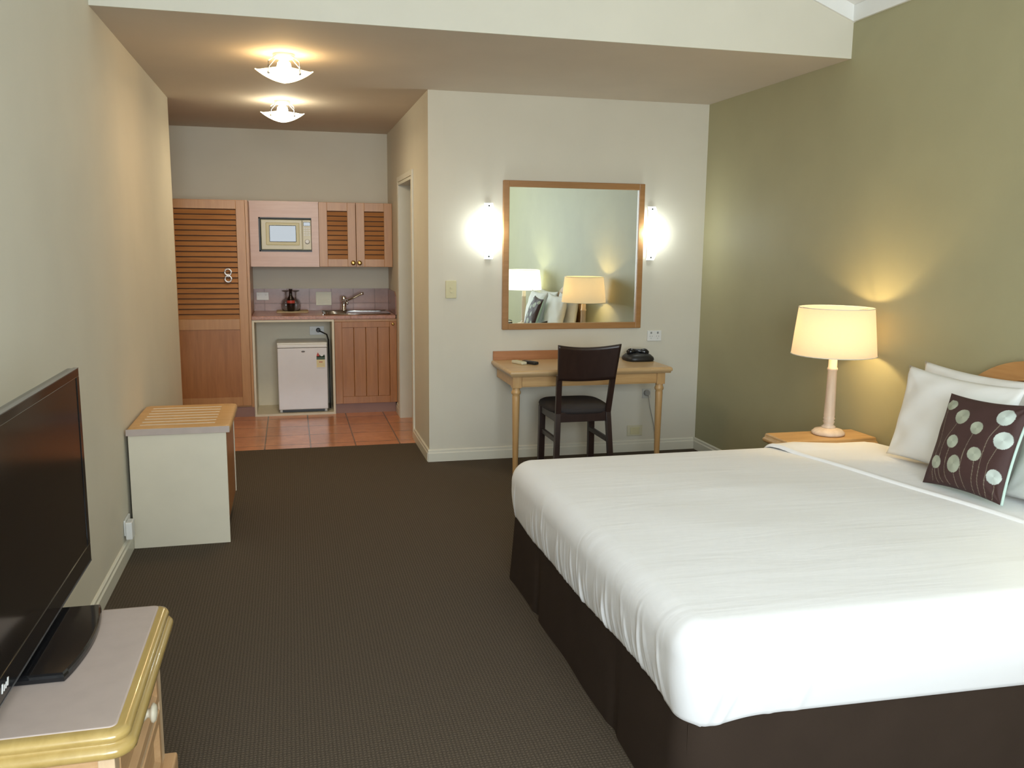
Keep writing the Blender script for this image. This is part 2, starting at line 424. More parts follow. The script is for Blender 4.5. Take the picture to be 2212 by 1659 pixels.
# ================================================================== KITCHENETTE
def louvre(mb, x0, x1, y, z0, z1, n, depth=0.016):
    """tilted slats filling an opening, front edges at plane y"""
    p = (z1-z0)/n
    for i in range(n):
        z = z0 + i*p
        mb.prism([(y+.001, z+.001), (y+depth, z+p*0.84), (y+depth+.005, z+p*0.84), (y+.006, z+.001)], 'x', x0, x1)
def framed(mb, x0, x1, y, z0, z1, st, rt, rb, th=0.02, bev=.002):
    mb.box(x0, x0+st, y, y+th, z0, z1, bev=bev); mb.box(x1-st, x1, y, y+th, z0, z1, bev=bev)
    mb.box(x0+st, x1-st, y, y+th, z1-rt, z1, bev=bev); mb.box(x0+st, x1-st, y, y+th, z0, z0+rb, bev=bev)
def knob(parent, c, r=0.017, axis='-y', mat='brass', L=0.028):
    return obj('knob', MB().lathe(c, [(r*.62, 0), (r*.7, L*.12), (r*.40, L*.25), (r*.38, L*.5), (r*.85, L*.62), (r, L*.8), (r*.85, L*.95), (r*.3, L)], 20, axis), M[mat], parent)

# tall wardrobe on the left
WX = -0.330
t = thing('wardrobe', 'tall wooden wardrobe with a louvred upper door left of the fridge', 'wardrobe', (-0.88, YB+.30, 0))
mb = MB(); mb.box(-1.43, -1.41, YB+.021, YK-.003, 0.085, 1.83); mb.box(WX-.02, WX, YB, YK-.003, 0.085, 1.83)
mb.box(-1.41, WX-.02, YB+.021, YK-.003, 1.81, 1.83); mb.box(-1.41, WX-.02, YB+.021, YK-.003, .085, .105)
obj('carcass', mb, M['kframe'], t)
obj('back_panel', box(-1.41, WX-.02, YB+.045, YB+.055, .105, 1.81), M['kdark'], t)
obj('toe_kick', box(-1.43, WX, YB+.012, YB+.03, 0, .085), M['toe'], t)
for (a, c) in ((-1.41, -0.985), (-0.981, WX-.022)):
    mb = MB(); zb, zt = 0.10, 1.826
    mb.box(a, a+.072, YB, YB+.022, zb, zt, bev=.002); mb.box(c-.072, c, YB, YB+.022, zb, zt, bev=.002)
    for z0, z1 in ((zb, zb+.075), (0.755, 0.845), (1.755, zt)): mb.box(a+.072, c-.072, YB, YB+.022, z0, z1, bev=.002)
    dd = obj('door', mb, M['kframe'], t)
    mb = MB(); louvre(mb, a+.070, c-.070, YB+.003, .845, 1.755, 21, .014); obj('louvre_panel', mb, M['kwoodx'], dd)
    obj('lower_panel', box(a+.070, c-.070, YB+.006, YB+.014, .172, .758), M['kwood'], dd)
    if a > -1.2:
        mb = MB()
        cx, cz = -.503, 1.209
        for dz in (.028, -.028):
            mb.tube([(cx+.026*math.sin(2*PI*k/32), YB-.006, cz+dz+.026*math.cos(2*PI*k/32)) for k in range(33)], .0065, 8)
        mb.lathe((cx, YB+.002, cz), [(.010, -.004), (.012, 0), (.012, .006)], 20, '-y')
        l = obj('latch', mb, M['latch'], dd); l['label'] = 'chrome latch of two stacked rings'

# microwave cabinet
t = thing('microwave_cabinet', 'wooden wall cabinet with pinkish front panel framing the built-in microwave', 'cabinet', (-.03, YU+.18, 1.276))
z0, z1 = 1.276, 1.838; hx0, hx1, hz0, hz1 = -.253, .191, 1.407, 1.699
mb = MB(); mb.box(WX+.002, hx0, YU, YU+.018, z0, z1); mb.box(hx1, .252, YU, YU+.018, z0, z1)
mb.box(hx0, hx1, YU, YU+.018, z0, hz0); mb.box(hx0, hx1, YU, YU+.018, hz1, z1)
obj('front_panel', mb, M['kpink'], t)
mb = MB(); mb.box(WX+.002, WX+.02, YU+.018, YK-.003, z0, z1); mb.box(.236, .252, YU+.018, YK-.003, z0, z1)
mb.box(WX+.02, .236, YU+.018, YK-.003, z0, z0+.016); mb.box(WX+.02, .236, YU+.018, YK-.003, z1-.016, z1)
obj('carcass', mb, M['kframe'], t)
mb = MB(); mb.box(hx0-.001, hx0+.012, YU-.003, YU+.05, hz0, hz1); mb.box(hx0, hx1, YU-.003, YU+.05, hz1-.010, hz1); mb.box(hx0, hx1, YU-.003, YU+.05, hz0-.001, hz0+.012)
obj('opening_trim', mb, M['blackm'], t)
obj('shelf', box(WX+.02, .236, YU+.02, YK-.01, hz0-.02, hz0), M['kframe'], t)

# microwave oven
t = thing('microwave_oven', 'small beige microwave oven built into the pinkish wall cabinet', 'microwave', (-.03, YU+.18, hz0+.012))
obj('body', box(hx0+.016, hx1-.002, YU+.030, YK-.08, hz0+.013, hz1-.014, bev=.004), M['beige'], t)
dd = obj('door', box(hx0+.018, .112, YU+.014, YU+.030, hz0+.016, hz1-.018, bev=.006), M['beige'], t)
mb = MB(); mb.box(-.195, .088, YU+.0115, YU+.016, 1.462, 1.655, bev=.006); obj('door_surround', mb, M['yellowed'], dd)
obj('window', box(-.166, .060, YU+.009, YU+.0125, 1.490, 1.632, bev=.004), M['glassdark'], dd)
pn = obj('control_panel', box(.115, hx1-.003, YU+.014, YU+.030, hz0+.016, hz1-.018, bev=.004), M['beige'], t)
obj('display', box(.123, .182, YU+.011, YU+.015, 1.630, 1.662, bev=.002), M['glassdark'], pn)
mb = MB()
for r in range(4):
    for c in range(3): mb.box(.124+c*.020, .140+c*.020, YU+.0115, YU+.015, 1.545+r*.019, 1.558+r*.019, bev=.002)
obj('keypad', mb, M['white'], pn)
obj('dial', MB().lathe((.153, YU+.015, 1.495), [(.022, 0), (.022, .006), (.017, .009), (.016, .016), (.014, .017)], 24, '-y'), M['white'], pn)

# wall cabinet with two louvred doors
t = thing('wall_cabinet', 'wooden wall cabinet with two louvred doors above the sink', 'cabinet', (.575, YU+.18, 1.276))
mb = MB(); mb.box(.2535, .27, YU+.020, YK-.003, z0, z1); mb.box(.880, .896, YU+.020, YK-.003, z0, z1)
mb.box(.27, .88, YU+.020, YK-.003, z0, z0+.016); mb.box(.27, .88, YU+.020, YK-.003, z1-.016, z1)
obj('carcass', mb, M['kframe'], t)
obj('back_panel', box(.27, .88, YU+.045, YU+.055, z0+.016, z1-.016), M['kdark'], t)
for a, c, kx in ((.2545, .573, .546), (.577, .895, .602)):
    mb = MB(); framed(mb, a, c, YU, z0+.002, z1-.002, .072, .073, .068, .020)
    dd = obj('door', mb, M['kframe'], t)
    mb = MB(); louvre(mb, a+.070, c-.070, YU+.003, z0+.070, z1-.075, 10, .014); obj('louvre_panel', mb, M['kwoodx'], dd)
    knob(dd, (kx, YU, 1.312), .021)

# tiled splashback
mb = MB(); mb.box(-.328, XC, YK-.008, YK, .866, 1.066)
struct('trim_3', mb, M['splash'])
mb = MB(); mb.prism([(YB+.01, .866), (YK-.009, .866), (YK-.009, 1.066), (YB+.10, 1.066), (YB+.01, 1.03)], 'x', XC-.010, XC)
struct('trim_4', mb, M['splash'])

# worktop with the inset sink
t = thing('worktop', 'pink-brown laminate kitchen worktop running above the fridge and sink cupboard', 'worktop', (.28, YB+.30, .833))
sx0, sx1, sy0, sy1 = .50, .80, YB+.10, YB+.44
mb = MB(); X0 = WX+.002
mb.box(X0, sx0, YB-.01, YK-.009, .834, .866, bev=.004); mb.box(sx1, XC-.0105, YB-.01, YK-.009, .834, .866, bev=.004)
mb.box(sx0-.002, sx1+.002, YB-.01, sy0, .834, .866, bev=.004); mb.box(sx0-.002, sx1+.002, sy1, YK-.009, .834, .866, bev=.004)
obj('top', mb, M['counter'], t)
t = thing('kitchen_sink', 'stainless steel sink with drainer set into the worktop', 'sink', (.56, YB+.27, .71))
mb = MB(); mb.sweep_rect(sx0+.004, sx1-.004, sy0+.004, sy1-.004, .05, [(0, .868), (.004, .74), (.03, .72), (.11, .715)])
obj('bowl', mb, M['steel'], t)
mb = MB(); mb.box(.27, sx0, sy0-.03, sy1+.03, .867, .870); mb.box(sx1, .850, sy0-.03, sy1+.03, .867, .870)
mb.box(sx0, sx1, sy0-.03, sy0+.006, .867, .870); mb.box(sx0, sx1, sy1-.006, sy1+.03, .867, .870)
mb.tube([(.27, sy0-.03, .871), (.85, sy0-.03, .871), (.85, sy1+.03, .871), (.27, sy1+.03, .871), (.27, sy0-.03, .871)], .005)
for i in range(7): mb.tube([(.29, sy0+.03+i*.045, .871), (.47, sy0+.03+i*.045, .871)], .004, 6)
obj('drainer', mb, M['steel'], t)
# tap
t = thing('mixer_tap', 'chrome mixer tap with a long angled lever beside the sink', 'tap', (.47, 8.17, .871))
obj('body', MB().lathe((.47, 8.17, .871), [(.030, 0), (.030, .01), (.022, .016), (.021, .085), (.024, .09), (.024, .125), (.018, .135)], 24), M['chrome'], t)
obj('spout', MB().tube([(.47, 8.17, .935), (.47, 8.10, .96), (.48, 8.00, .975), (.485, 7.955, .965), (.487, 7.945, .945)], .011, 12), M['chrome'], t)
obj('lever', MB().tube([(.475, 8.16, .955), (.56, 8.12, .995), (.625, 8.10, 1.030), (.645, 8.10, 1.033)], [.010, .010, .011, .013], 12), M['chrome'], t)

# base cupboard under the sink
t = thing('base_cabinet', 'wooden base cupboard with tongue-and-groove door under the sink', 'cabinet', (.62, YB+.30, 0))
mb = MB(); mb.box(.357, .375, YB+.021, YK-.003, .085, .833); mb.box(.878, .8965, YB+.021, YK-.003, .085, .833)
mb.box(.375, .878, YB+.021, YK-.02, .085, .10); mb.box(.357, .8965, YB+.002, YB+.02, .812, .833)
obj('carcass', mb, M['kframe'], t)
obj('toe_kick', box(.357, .885, YB+.02, YB+.035, 0, .085), M['toe'], t)
mb = MB(); framed(mb, .359, .896, YB-.002, .088, .810, .062, .050, .062, .021)
dd = obj('door', mb, M['kwood'], t)
mb = MB()
for i in range(4):
    a = .420+i*.1035; mb.box(a, a+.1015, YB+.004, YB+.014, .149, .762, bev=.003)
obj('boarded_panel', mb, M['kwood'], dd)
knob(dd, (.862, YB-.002, .788), .013)
# fridge surround
t = thing('fridge_surround', 'cream open box surround housing the small fridge under the worktop', 'cabinet', (.01, YB+.25, 0))
mb = MB(); fx0, fx1 = WX+.002, .355
mb.box(fx0, fx0+.018, YB-.003, YK-.003, 0, .833); mb.box(fx1-.018, fx1, YB-.003, YK-.003, 0, .833)
mb.box(fx0+.018, fx1-.018, YB-.003, YK-.003, .815, .833); mb.box(fx0+.018, fx1-.018, YB-.003, YK-.003, 0, .018)
obj('carcass', mb, M['melamine'], t)
obj('back_panel', box(fx0+.018, fx1-.018, 8.13, 8.14, .018, .815), M['melamine'], t)
# fridge
t = thing('bar_fridge', 'small white bar fridge standing in the cream surround', 'fridge', (.075, YB+.22, .018))
fridge = t; ry0 = YB+.03; gx0, gx1 = -.128, .292
obj('body', box(gx0+.004, gx1-.004, ry0+.045, 8.10, .045, .612, bev=.004), M['fridge'], t)
mb = MB().box(gx0, gx1, ry0-.01, ry0+.04, .045, .585, bev=.008, seg=3)
dd = obj('door', mb, M['fridge'], t)
obj('top_rail', box(gx0, gx1, ry0-.012, ry0+.04, .588, .618, bev=.006), M['white'], t)
obj('worktop_cap', box(gx0-.002, gx1+.002, ry0+.03, 8.105, .612, .626, bev=.004), M['white'], t)
for fx in (gx0+.02, gx1-.02):
    for fy in (ry0+.03, 8.06): obj('foot', MB().lathe((fx, fy, .0185), [(.014, 0), (.014, .028)], 12), M['white'], t)
obj('grille', box(gx0+.03, gx1-.03, ry0+.02, ry0+.03, .020, .046), M['blackm'], t)
mb = MB(); mb.lathe((.088, ry0-.0095, .555), [(.018, 0), (.018, .0015), (.014, .003)], 24, '-y'); 
bm = mb.bm
for v in bm.verts: v.co.z = .555 + (v.co.z-.555)*.42
obj('badge', mb, M['chrome'], dd)
mb = MB(); ly = ry0-.0115
mb.mi = 0; mb.box(.200, .272, ly, ly+.0015, .415, .482)                 # pale yellow panel
mb.mi = 1; mb.box(.200, .272, ly-.0004, ly+.0015, .482, .512)          # dark green band
mb.prism([(.215+i*.007, .512+(.010*math.sin(i*1.1)+.004)) for i in range(9)] + [(.272, .505), (.2, .505)], 'y', ly-.0004, ly+.001)
mb.mi = 2; mb.prism([(.200, .512), (.226, .512), (.222, .528), (.213, .546), (.204, .528)], 'y', ly-.0008, ly+.001)   # red star block
for i in range(4): mb.box(.222+i*.0075, .2275+i*.0075, ly-.0006, ly+.001, .456, .466)                               # red figures
mb.mi = 3; mb.box(.206, .266, ly-.0004, ly+.001, .428, .4295); mb.box(.206, .266, ly-.0004, ly+.001, .442, .4435); mb.box(.2, .272, ly-.0004, ly+.001, .405, .4065)
lab = obj('energy_label', mb, [plain('label_yellow', (.72, .62, .34), .5), M['greenp'], M['redlabel'], plain('label_print_grey', (.35, .33, .25), .6)], dd)
lab['label'] = 'yellow energy rating sticker with green band and red corner'
# socket behind the fridge with plug
t = thing('fridge_socket', 'white wall socket with black plug behind the fridge top', 'socket', (.225, 8.13, .66))
obj('face_plate', box(.155, .285, 8.118, 8.129, .655, .735, bev=.003), M['white'], t)
obj('switch', box(.175, .187, 8.112, 8.118, .695, .712, bev=.002), M['white'], t)
pc = obj('power_cord', MB().tube([(.240, 8.092, .695), (.27, 8.07, .682), (.305, 8.05, .665), (.317, 8.02, .62), (.318, 7.95, .4), (.316, 7.86, .15), (.314, 7.84, .025)], .006), M['blackm'], fridge)
obj('plug', MB().lathe((.232, 8.117, .700), [(.020, 0), (.020, .02), (.015, .03)], 20, '-y'), M['blackm'], pc)

# things on and behind the worktop
WT = .8665
t = thing('wine_bottle', 'small dark wine bottle with a red label on the kitchen worktop', 'bottle', (-.002, 8.115, WT+.010))
obj('glass_body', MB().lathe((-.002, 8.115, WT+.010), [(.030, 0), (.034, .005), (.034, .095), (.030, .112), (.016, .135), (.0135, .15), (.0135, .185), (.016, .187), (.016, .197)], 28), M['bottle'], t)
l = obj('paper_label', MB().lathe((-.002, 8.115, WT+.010), [(.0345, .070), (.0348, .071), (.0348, .094), (.0345, .095)], 28), M['redlabel'], t)
mb = MB().sweep_rect(-.13, .15, 8.03, 8.24, .02, [(0, WT), (0, WT+.006), (.004, WT+.010), (.012, WT+.006)])
tag(obj('serving_tray', mb, M['traycloth']), 'straw-coloured serving tray under the wine bottle and glasses', 'tray')
def wineglass(x, y, lbl):
    o = obj('wine_glass', MB().lathe((x, y, WT+.0095), [(.032, 0), (.040, .03), (.041, .06), (.030, .09), (.008, .108), (.005, .115), (.005, .165), (.030, .176), (.034, .179)], 28, cap=False), M['glass'])
    sm = o.modifiers.new('wall', 'SOLIDIFY'); sm.thickness = .0016
    tag(o, lbl, 'glass', 'upturned wine glasses beside the bottle')
wineglass(-.046, 8.178, 'clear stemmed glass standing upside down behind and left of the wine bottle')
wineglass(.042, 8.178, 'clear stemmed glass standing upside down behind and right of the wine bottle')
t = thing('wall_socket', 'white wall socket on the mauve tiles beside the wardrobe', 'socket', (-.25, YK-.008, .963))
obj('face_plate', box(-.304, -.196, YK-.019, YK-.0085, .963, 1.035, bev=.003), M['white'], t)
for sx in (-.285, -.225): obj('switch', box(sx-.006, sx+.006, YK-.023, YK-.019, 1.005, 1.020, bev=.002), M['white'], t)
t = thing('notice_card', 'square white notice card fixed to the mauve tiles behind the sink', 'notice', (.294, YK-.008, .913))
obj('card', box(.224, .364, YK-.012, YK-.0085, .913, 1.036, bev=.002), M['paper'], t)
mb = MB()
for i, (a, c) in enumerate(((.24, .345), (.24, .33), (.24, .348), (.24, .30))): mb.box(a, c, YK-.0126, YK-.0119, .965-i*.012, .967-i*.012)
obj('faint_print', mb, plain('faint_grey_print', (.55, .56, .50), .6), t)

# ================================================================== CEILING LIGHTS
def ceiling_light(x, y, dishm, bulbm, col, e, lbl):
    t = thing('ceiling_light', lbl, 'ceiling light', (x, y, 2.335), 'square glass dish lights in the low ceiling')
    obj('canopy', MB().lathe((x, y, ZC-.022), [(.055, .022), (.055, .008), (.045, 0)], 32), M['white'], t)
    b2 = bmesh.new(); N = 20; h = .112; g = {}; c45 = math.sqrt(.5)
    for i in range(N+1):
        for j in range(N+1):
            u = -1+2*i/N; w = -1+2*j/N
            z = 2.330 + .058*((u**10+w**10)**.1)**1.7; uu = u*h*(1-.04*w*w); ww = w*h*(1-.04*u*u)
            g[i, j] = b2.verts.new((x+(uu-ww)*c45, y+(uu+ww)*c45, z))
    for i in range(N):
        for j in range(N):
            f = b2.faces.new((g[i, j], g[i+1, j], g[i+1, j+1], g[i, j+1])); f.smooth = True
    o = obj('glass_dish', b2, dishm, t); sm = o.modifiers.new('thick', 'SOLIDIFY'); sm.thickness = .005
    for sx, sy in ((.55, -.55), (-.55, -.55), (.55, .55), (-.55, .55)):
        px, py = x+sx*.145, y+sy*.145
        mb = MB(); mb.tube([(px*.5+x*.5, py*.5+y*.5, ZC-.012), (px, py, ZC-.05), (px, py, 2.368)], .003, 6); mb.lathe((px, py, 2.362), [(.006, 0), (.007, .006), (.006, .012)], 10)
        obj('clip', mb, M['chrome'], t)
    obj('bulb', MB().lathe((x, y, 2.385), [(.006, 0), (.026, .006), (.038, .026), (.034, .048), (.018, .064), (.014, .07)], 20), bulbm, t)
    lamp_light('ceiling_bulb_light', (x, y, 2.41), 'POINT', e*.12, col, .03, t)
    lamp_light('ceiling_fill_light', (x, y, 2.16), 'POINT', e*.30, col, .06, t)  # unseen lamp added in mid-air below the dish to spread its light
    lamp_light('ceiling_dish_light', (x, y, 2.322), 'AREA', e*.75, col, parent=t, sx=.20, sy=.20)
ceiling_light(0.0, 5.00, M['dishwarm'], M['bulb_warm'], (1.0, .64, .31), 7.0, 'amber-glowing square glass ceiling light nearest the bulkhead')
ceiling_light(-.02, 6.62, M['dishcool'], M['bulb_cool'], (1.0, .82, .55), 11.5, 'paler-glowing square glass ceiling light nearest the kitchenette')

# ================================================================== DESK WALL
# mirror
t = thing('wall_mirror', 'large square wooden-framed mirror hanging above the desk', 'mirror', (1.91, YD-.01, .91))
mx0, mx1, mz0, mz1 = 1.403, 2.420, .911, 1.917; fw = .042
mb = MB()
mb.box(mx0, mx0+fw, YD-.032, YD-.001, mz0, mz1, bev=.004); mb.box(mx1-fw, mx1, YD-.032, YD-.001, mz0, mz1, bev=.004)
mb.box(mx0+fw-.002, mx1-fw+.002, YD-.032, YD-.001, mz0, mz0+fw, bev=.004); mb.box(mx0+fw-.002, mx1-fw+.002, YD-.032, YD-.001, mz1-fw, mz1, bev=.004)
obj('frame', mb, M['upstand'] if False else wood('mirror_frame_wood', (.30, .145, .045), (.39, .20, .075), 'x', .35), t)
obj('mirror_glass', box(mx0+fw-.004, mx1-fw+.004, YD-.012, YD-.006, mz0+fw-.004, mz1-fw+.004), M['mirror'], t)
# sconces: bowed frosted glass strips
def sconce(cx, lbl):
    t = thing('wall_sconce', lbl, 'wall light', (cx, YD-.001, 1.395), 'glass strip sconces either side of the mirror')
    zc, hh = 1.578, .187; b2 = bmesh.new(); g = {}
    for i in range(25):
        v_ = -1+2*i/24; y = YD-.018-.078*(1-v_*v_)
        for j in range(9):
            u = -1+2*j/8; hw = .030+.010*(1-v_*v_)
            g[i, j] = b2.verts.new((cx+u*hw, y, zc+v_*hh))
    for i in range(24):
        for j in range(8):
            f = b2.faces.new((g[i, j], g[i, j+1], g[i+1, j+1], g[i+1, j])); f.smooth = True
    o = obj('glass_strip', b2, M['sconceglass'], t); sm = o.modifiers.new('thick', 'SOLIDIFY'); sm.thickness = .004
    obj('back_plate', box(cx-.022, cx+.022, YD-.010, YD-.001, zc-.188, zc+.188, bev=.002), M['white'], t)
    for s_ in (-1, 1): obj('screw', MB().lathe((cx, YD-.010, zc+s_*.168), [(.003, 0), (.003, .022), (.006, .023), (.006, .027)], 12, '-y'), M['smoke'], t)
    obj('bulb', MB().lathe((cx, YD-.040, zc-.07), [(.006, 0), (.012, .01), (.012, .12), (.006, .13)], 14), emit('sconce_bulb', (.95, 1, 1), 8), t)
    lamp_light('sconce_side_light', (cx-.036, YD-.045, zc), 'POINT', 1.2, (.92, 1.0, .97), .02, t)
    lamp_light('sconce_side_light', (cx+.036, YD-.045, zc), 'POINT', 1.2, (.92, 1.0, .97), .02, t)
    lamp_light('sconce_front_light', (cx, YD-.125, zc), 'POINT', 1.5, (.92, 1.0, .97), .05, t)
sconce(1.303, 'glowing frosted glass strip sconce left of the mirror')
sconce(2.478, 'glowing frosted glass strip sconce right of the mirror')
# light switch
t = thing('light_switch', 'yellowed light switch on the wall left of the mirror', 'switch', (1.048, YD-.001, 1.128))
obj('face_plate', box(1.012, 1.086, YD-.010, YD-.001, 1.128, 1.246, bev=.003), M['yellowed'], t)
for z in (1.172, 1.198): obj('rocker', box(1.042, 1.056, YD-.014, YD-.0095, z-.006, z+.006, bev=.001), M['yellowed'], t)
# double socket to the right of the mirror
t = thing('wall_socket', 'white double wall socket right of the mirror above the phone', 'socket', (2.538, YD-.001, .813))
obj('face_plate', box(2.484, 2.592, YD-.010, YD-.001, .813, .888, bev=.003), M['white'], t)
for cx in (2.512, 2.563):
    mb = MB(); mb.box(cx-.006, cx+.006, YD-.014, YD-.0095, .866, .880, bev=.001)
    for dx, dz in ((-.008, .848), (.008, .848), (0, .832)): mb.box(cx+dx-.0015, cx+dx+.0015, YD-.0105, YD-.0095, dz-.004, dz+.004)
    obj('switch', mb, M['cord'], t)
# phone point and yellowed low socket
t = thing('phone_point', 'grey phone plug adapter on the wall under the desk', 'socket', (2.494, YD-.001, .40))
obj('face_plate', box(2.462, 2.528, YD-.008, YD-.001, .395, .465, bev=.003), M['doorpaint'], t)
obj('adapter', MB().lathe((2.492, YD-.008, .435), [(.022, 0), (.022, .018), (.016, .026)], 20, '-y'), M['cord'], t)
obj('cord', MB().tube([(2.50, YD-.03, .415), (2.515, YD-.028, .33), (2.55, YD-.026, .20), (2.565, YD-.024, .11), (2.57, YD-.022, .09)], .0025, 6), M['cord'], t)
t = thing('wall_socket', 'yellowed wall socket low down under the desk', 'socket', (2.41, YD-.001, .117))
obj('face_plate', box(2.351, 2.470, YD-.010, YD-.001, .117, .195, bev=.003), M['beige'], t)
mb = MB(); mb.box(2.375, 2.446, YD-.0135, YD-.0095, .130, .182, bev=.003)
obj('insert', mb, M['yellowed'], t)

# desk
dz = .70; dx0, dx1, dy0 = 1.330, 2.447, 5.290; dy1 = YD-.004
t = thing('writing_desk', 'honey-coloured wooden writing desk with turned legs under the mirror', 'desk', (1.89, 5.56, 0))
mb = MB().sweep_rect(dx0, dx1, dy0, dy1, .012, [(.030, dz-.042), (.012, dz-.040), (.010, dz-.030), (0, dz-.024), (0, dz-.012), (.004, dz-.005), (.011, dz-.001), (.011, dz)], 4)
obj('top', mb, [M['desktop']], t)
ax0, ax1, ay0 = dx0+.028, dx1-.040, dy0+.035
mb = MB()
mb.box(ax0+.05, ax1-.05, ay0+.008, ay0+.024, .588, dz-.041); mb.box(ax0+.008, ax0+.024, ay0+.05, dy1-.03, .588, dz-.041)
mb.box(ax1-.024, ax1-.008, ay0+.05, dy1-.03, .588, dz-.041); mb.box(ax0+.02, ax1-.02, dy1-.045, dy1-.03, .588, dz-.041)
obj('apron', mb, M['honey'], t)
dr = obj('drawer', box(ax0+.062, ax1-.062, ay0+.002, ay0+.010, .594, dz-.044, bev=.002), M['honey'], t)
for lx in (ax0+.029, ax1-.029):
    for ly in (ay0+.029,):
        mb = MB(); mb.box(lx-.029, lx+.029, ly-.029, ly+.029, .583, dz-.041, bev=.002)
        mb.lathe((lx, ly, 0), [(.015, 0), (.017, .02), (.024, .48), (.025, .525), (.023, .535), (.030, .545), (.031, .556), (.026, .566), (.024, .575), (.027, .583)], 24)
        obj('leg', mb, M['honeyz'], t)
obj('upstand', box(1.342, 2.225, YD-.020, YD-.004, dz, .762, bev=.002), M['upstand'], t)

# telephone on the desk
def sup(mb, c, prof, kx=1.0, ky=1.0, rot=0.0):
    """superelliptic solid: prof = (half width, half depth, z)"""
    b2 = bmesh.new(); rings = []; n = 32
    for hw, hd, z in prof:
        ring = []
        for k in range(n):
            a = 2*PI*k/n; ca, sa = math.cos(a), math.sin(a)
            px = hw*math.copysign(abs(ca)**.6, ca); py = hd*math.copysign(abs(sa)**.6, sa)
            ring.append(b2.verts.new((px, py, z)))
        rings.append(ring)
    for q, w in zip(rings, rings[1:]):
        for k in range(n):
            f = b2.faces.new((q[k], q[(k+1) % n], w[(k+1) % n], w[k])); f.smooth = True
    b2.faces.new(rings[0][::-1]); b2.faces.new(rings[-1])
    mb.merge(b2, Matrix.Translation(c) @ Matrix.Rotation(rot, 4, 'Z'))
    return mb
t = thing('telephone', 'black desk telephone at the right end of the desk', 'telephone', (2.34, 5.66, dz))
obj('base', sup(MB(), (2.345, 5.66, dz+.0005), [(.098, .092, 0), (.104, .098, .010), (.100, .094, .026), (.080, .078, .044), (.045, .045, .052)]), M['blackm'], t)
mb = MB(); pts = [(2.285+.012*math.cos(0), 5.585+i*.0165, dz+.052+.022*math.sin(PI*i/9)) for i in range(10)]
mb.tube([(2.262+i*.0165, 5.665-.004*i, dz+.054+.014*math.sin(PI*i/9)) for i in range(10)], [.012, .022, .023, .016, .014, .014, .016, .023, .022, .012], 12)
obj('handset', mb, M['black'], t)
mb = MB()
for r in range(3):
    for c in range(4): mb.box(2.325+c*.020, 2.337+c*.020, 5.585+r*.014, 5.594+r*.014, dz+.036+r*.004, dz+.043+r*.004, bev=.001)
obj('keypad', mb, M['smoke'], t)
# remotes on the desk
def remote(name, cx, cy, rot, mat, key, lbl):
    t = thing(name, lbl, 'remote control', (cx, cy, dz))
    R = Matrix.Translation((cx, cy, dz)) @ Matrix.Rotation(rot, 4, 'Z')
    mb = MB(); b2 = MB().box(-.022, .022, -.062, .062, .0005, .020, bev=.006); mb.merge(b2.bm, R); obj('body', mb, mat, t)
    mb = MB()
    for r in range(5):
        for c in range(3):
            b2 = MB().box(-.014+c*.010, -.007+c*.010, -.045+r*.013, -.037+r*.013, .0195, .0215, bev=.001); mb.merge(b2.bm, R)
    b2 = MB().box(-.014, .014, .030, .048, .0195, .0208); mb.merge(b2.bm, R)
    obj('buttons', mb, key, t)
remote('remote_control', 1.475, 5.62, .35, M['beige'], M['yellowed'], 'cream remote control lying on the left of the desk')
remote('remote_control', 1.545, 5.60, .55, M['blackm'], M['smoke'], 'black remote control lying next to the cream one on the desk')

# chair
t = thing('desk_chair', 'dark espresso wooden chair with padded seat pushed up to the desk', 'chair', (1.77, 5.30, 0))
def post(x0, y0, z0, x1, y1, z1, w=.034, d=.034):
    b2 = bmesh.new()
    A = [b2.verts.new((x0+a*w/2, y0+b_*d/2, z0)) for a, b_ in ((-1, -1), (1, -1), (1, 1), (-1, 1))]
    B = [b2.verts.new((x1+a*w/2, y1+b_*d/2, z1)) for a, b_ in ((-1, -1), (1, -1), (1, 1), (-1, 1))]
    b2.faces.new(A[::-1]); b2.faces.new(B)
    for i in range(4): b2.faces.new((A[i], A[(i+1) % 4], B[(i+1) % 4], B[i]))
    bmesh.ops.bevel(b2, geom=b2.edges[:], offset=.003, segments=2, affect='EDGES', profile=.5)
    return b2
CY = 5.13
for sx, xb, xf in ((-1, 1.601, 1.600), (1, 1.932, 1.945)):
    mb = MB(); mb.merge(post(xb+sx*.022, CY-.045, 0, xb, CY, .45)); mb.merge(post(xb, CY, .44, xb+sx*.011, CY-.052, .70, .034, .028))
    obj('back_leg', mb, M['espresso'], t)
    mb = MB(); mb.merge(post(xf+sx*.004, 5.485, 0, xf, 5.48, .44, .040, .040)); obj('front_leg', mb, M['espresso'], t)
    mb = MB(); mb.merge(post((xb+xf)/2-.009, 0, 0, 0, 0, 0) if False else MB().box(min(xb, xf)-.008, min(xb, xf)+.012, CY, 5.475, .255, .285, bev=.002).bm)
    obj('stretcher', mb, M['espresso'], t)
for a in ((1.61, 1.925, CY-.010, CY+.012, .392, .455), (1.61, 1.935, 5.47, 5.49, .392, .445), (1.588, 1.608, CY, 5.48, .392, .445), (1.928, 1.948, CY, 5.48, .392, .445)):
    obj('seat_rail', box(*a, bev=.002), M['espresso'], t)
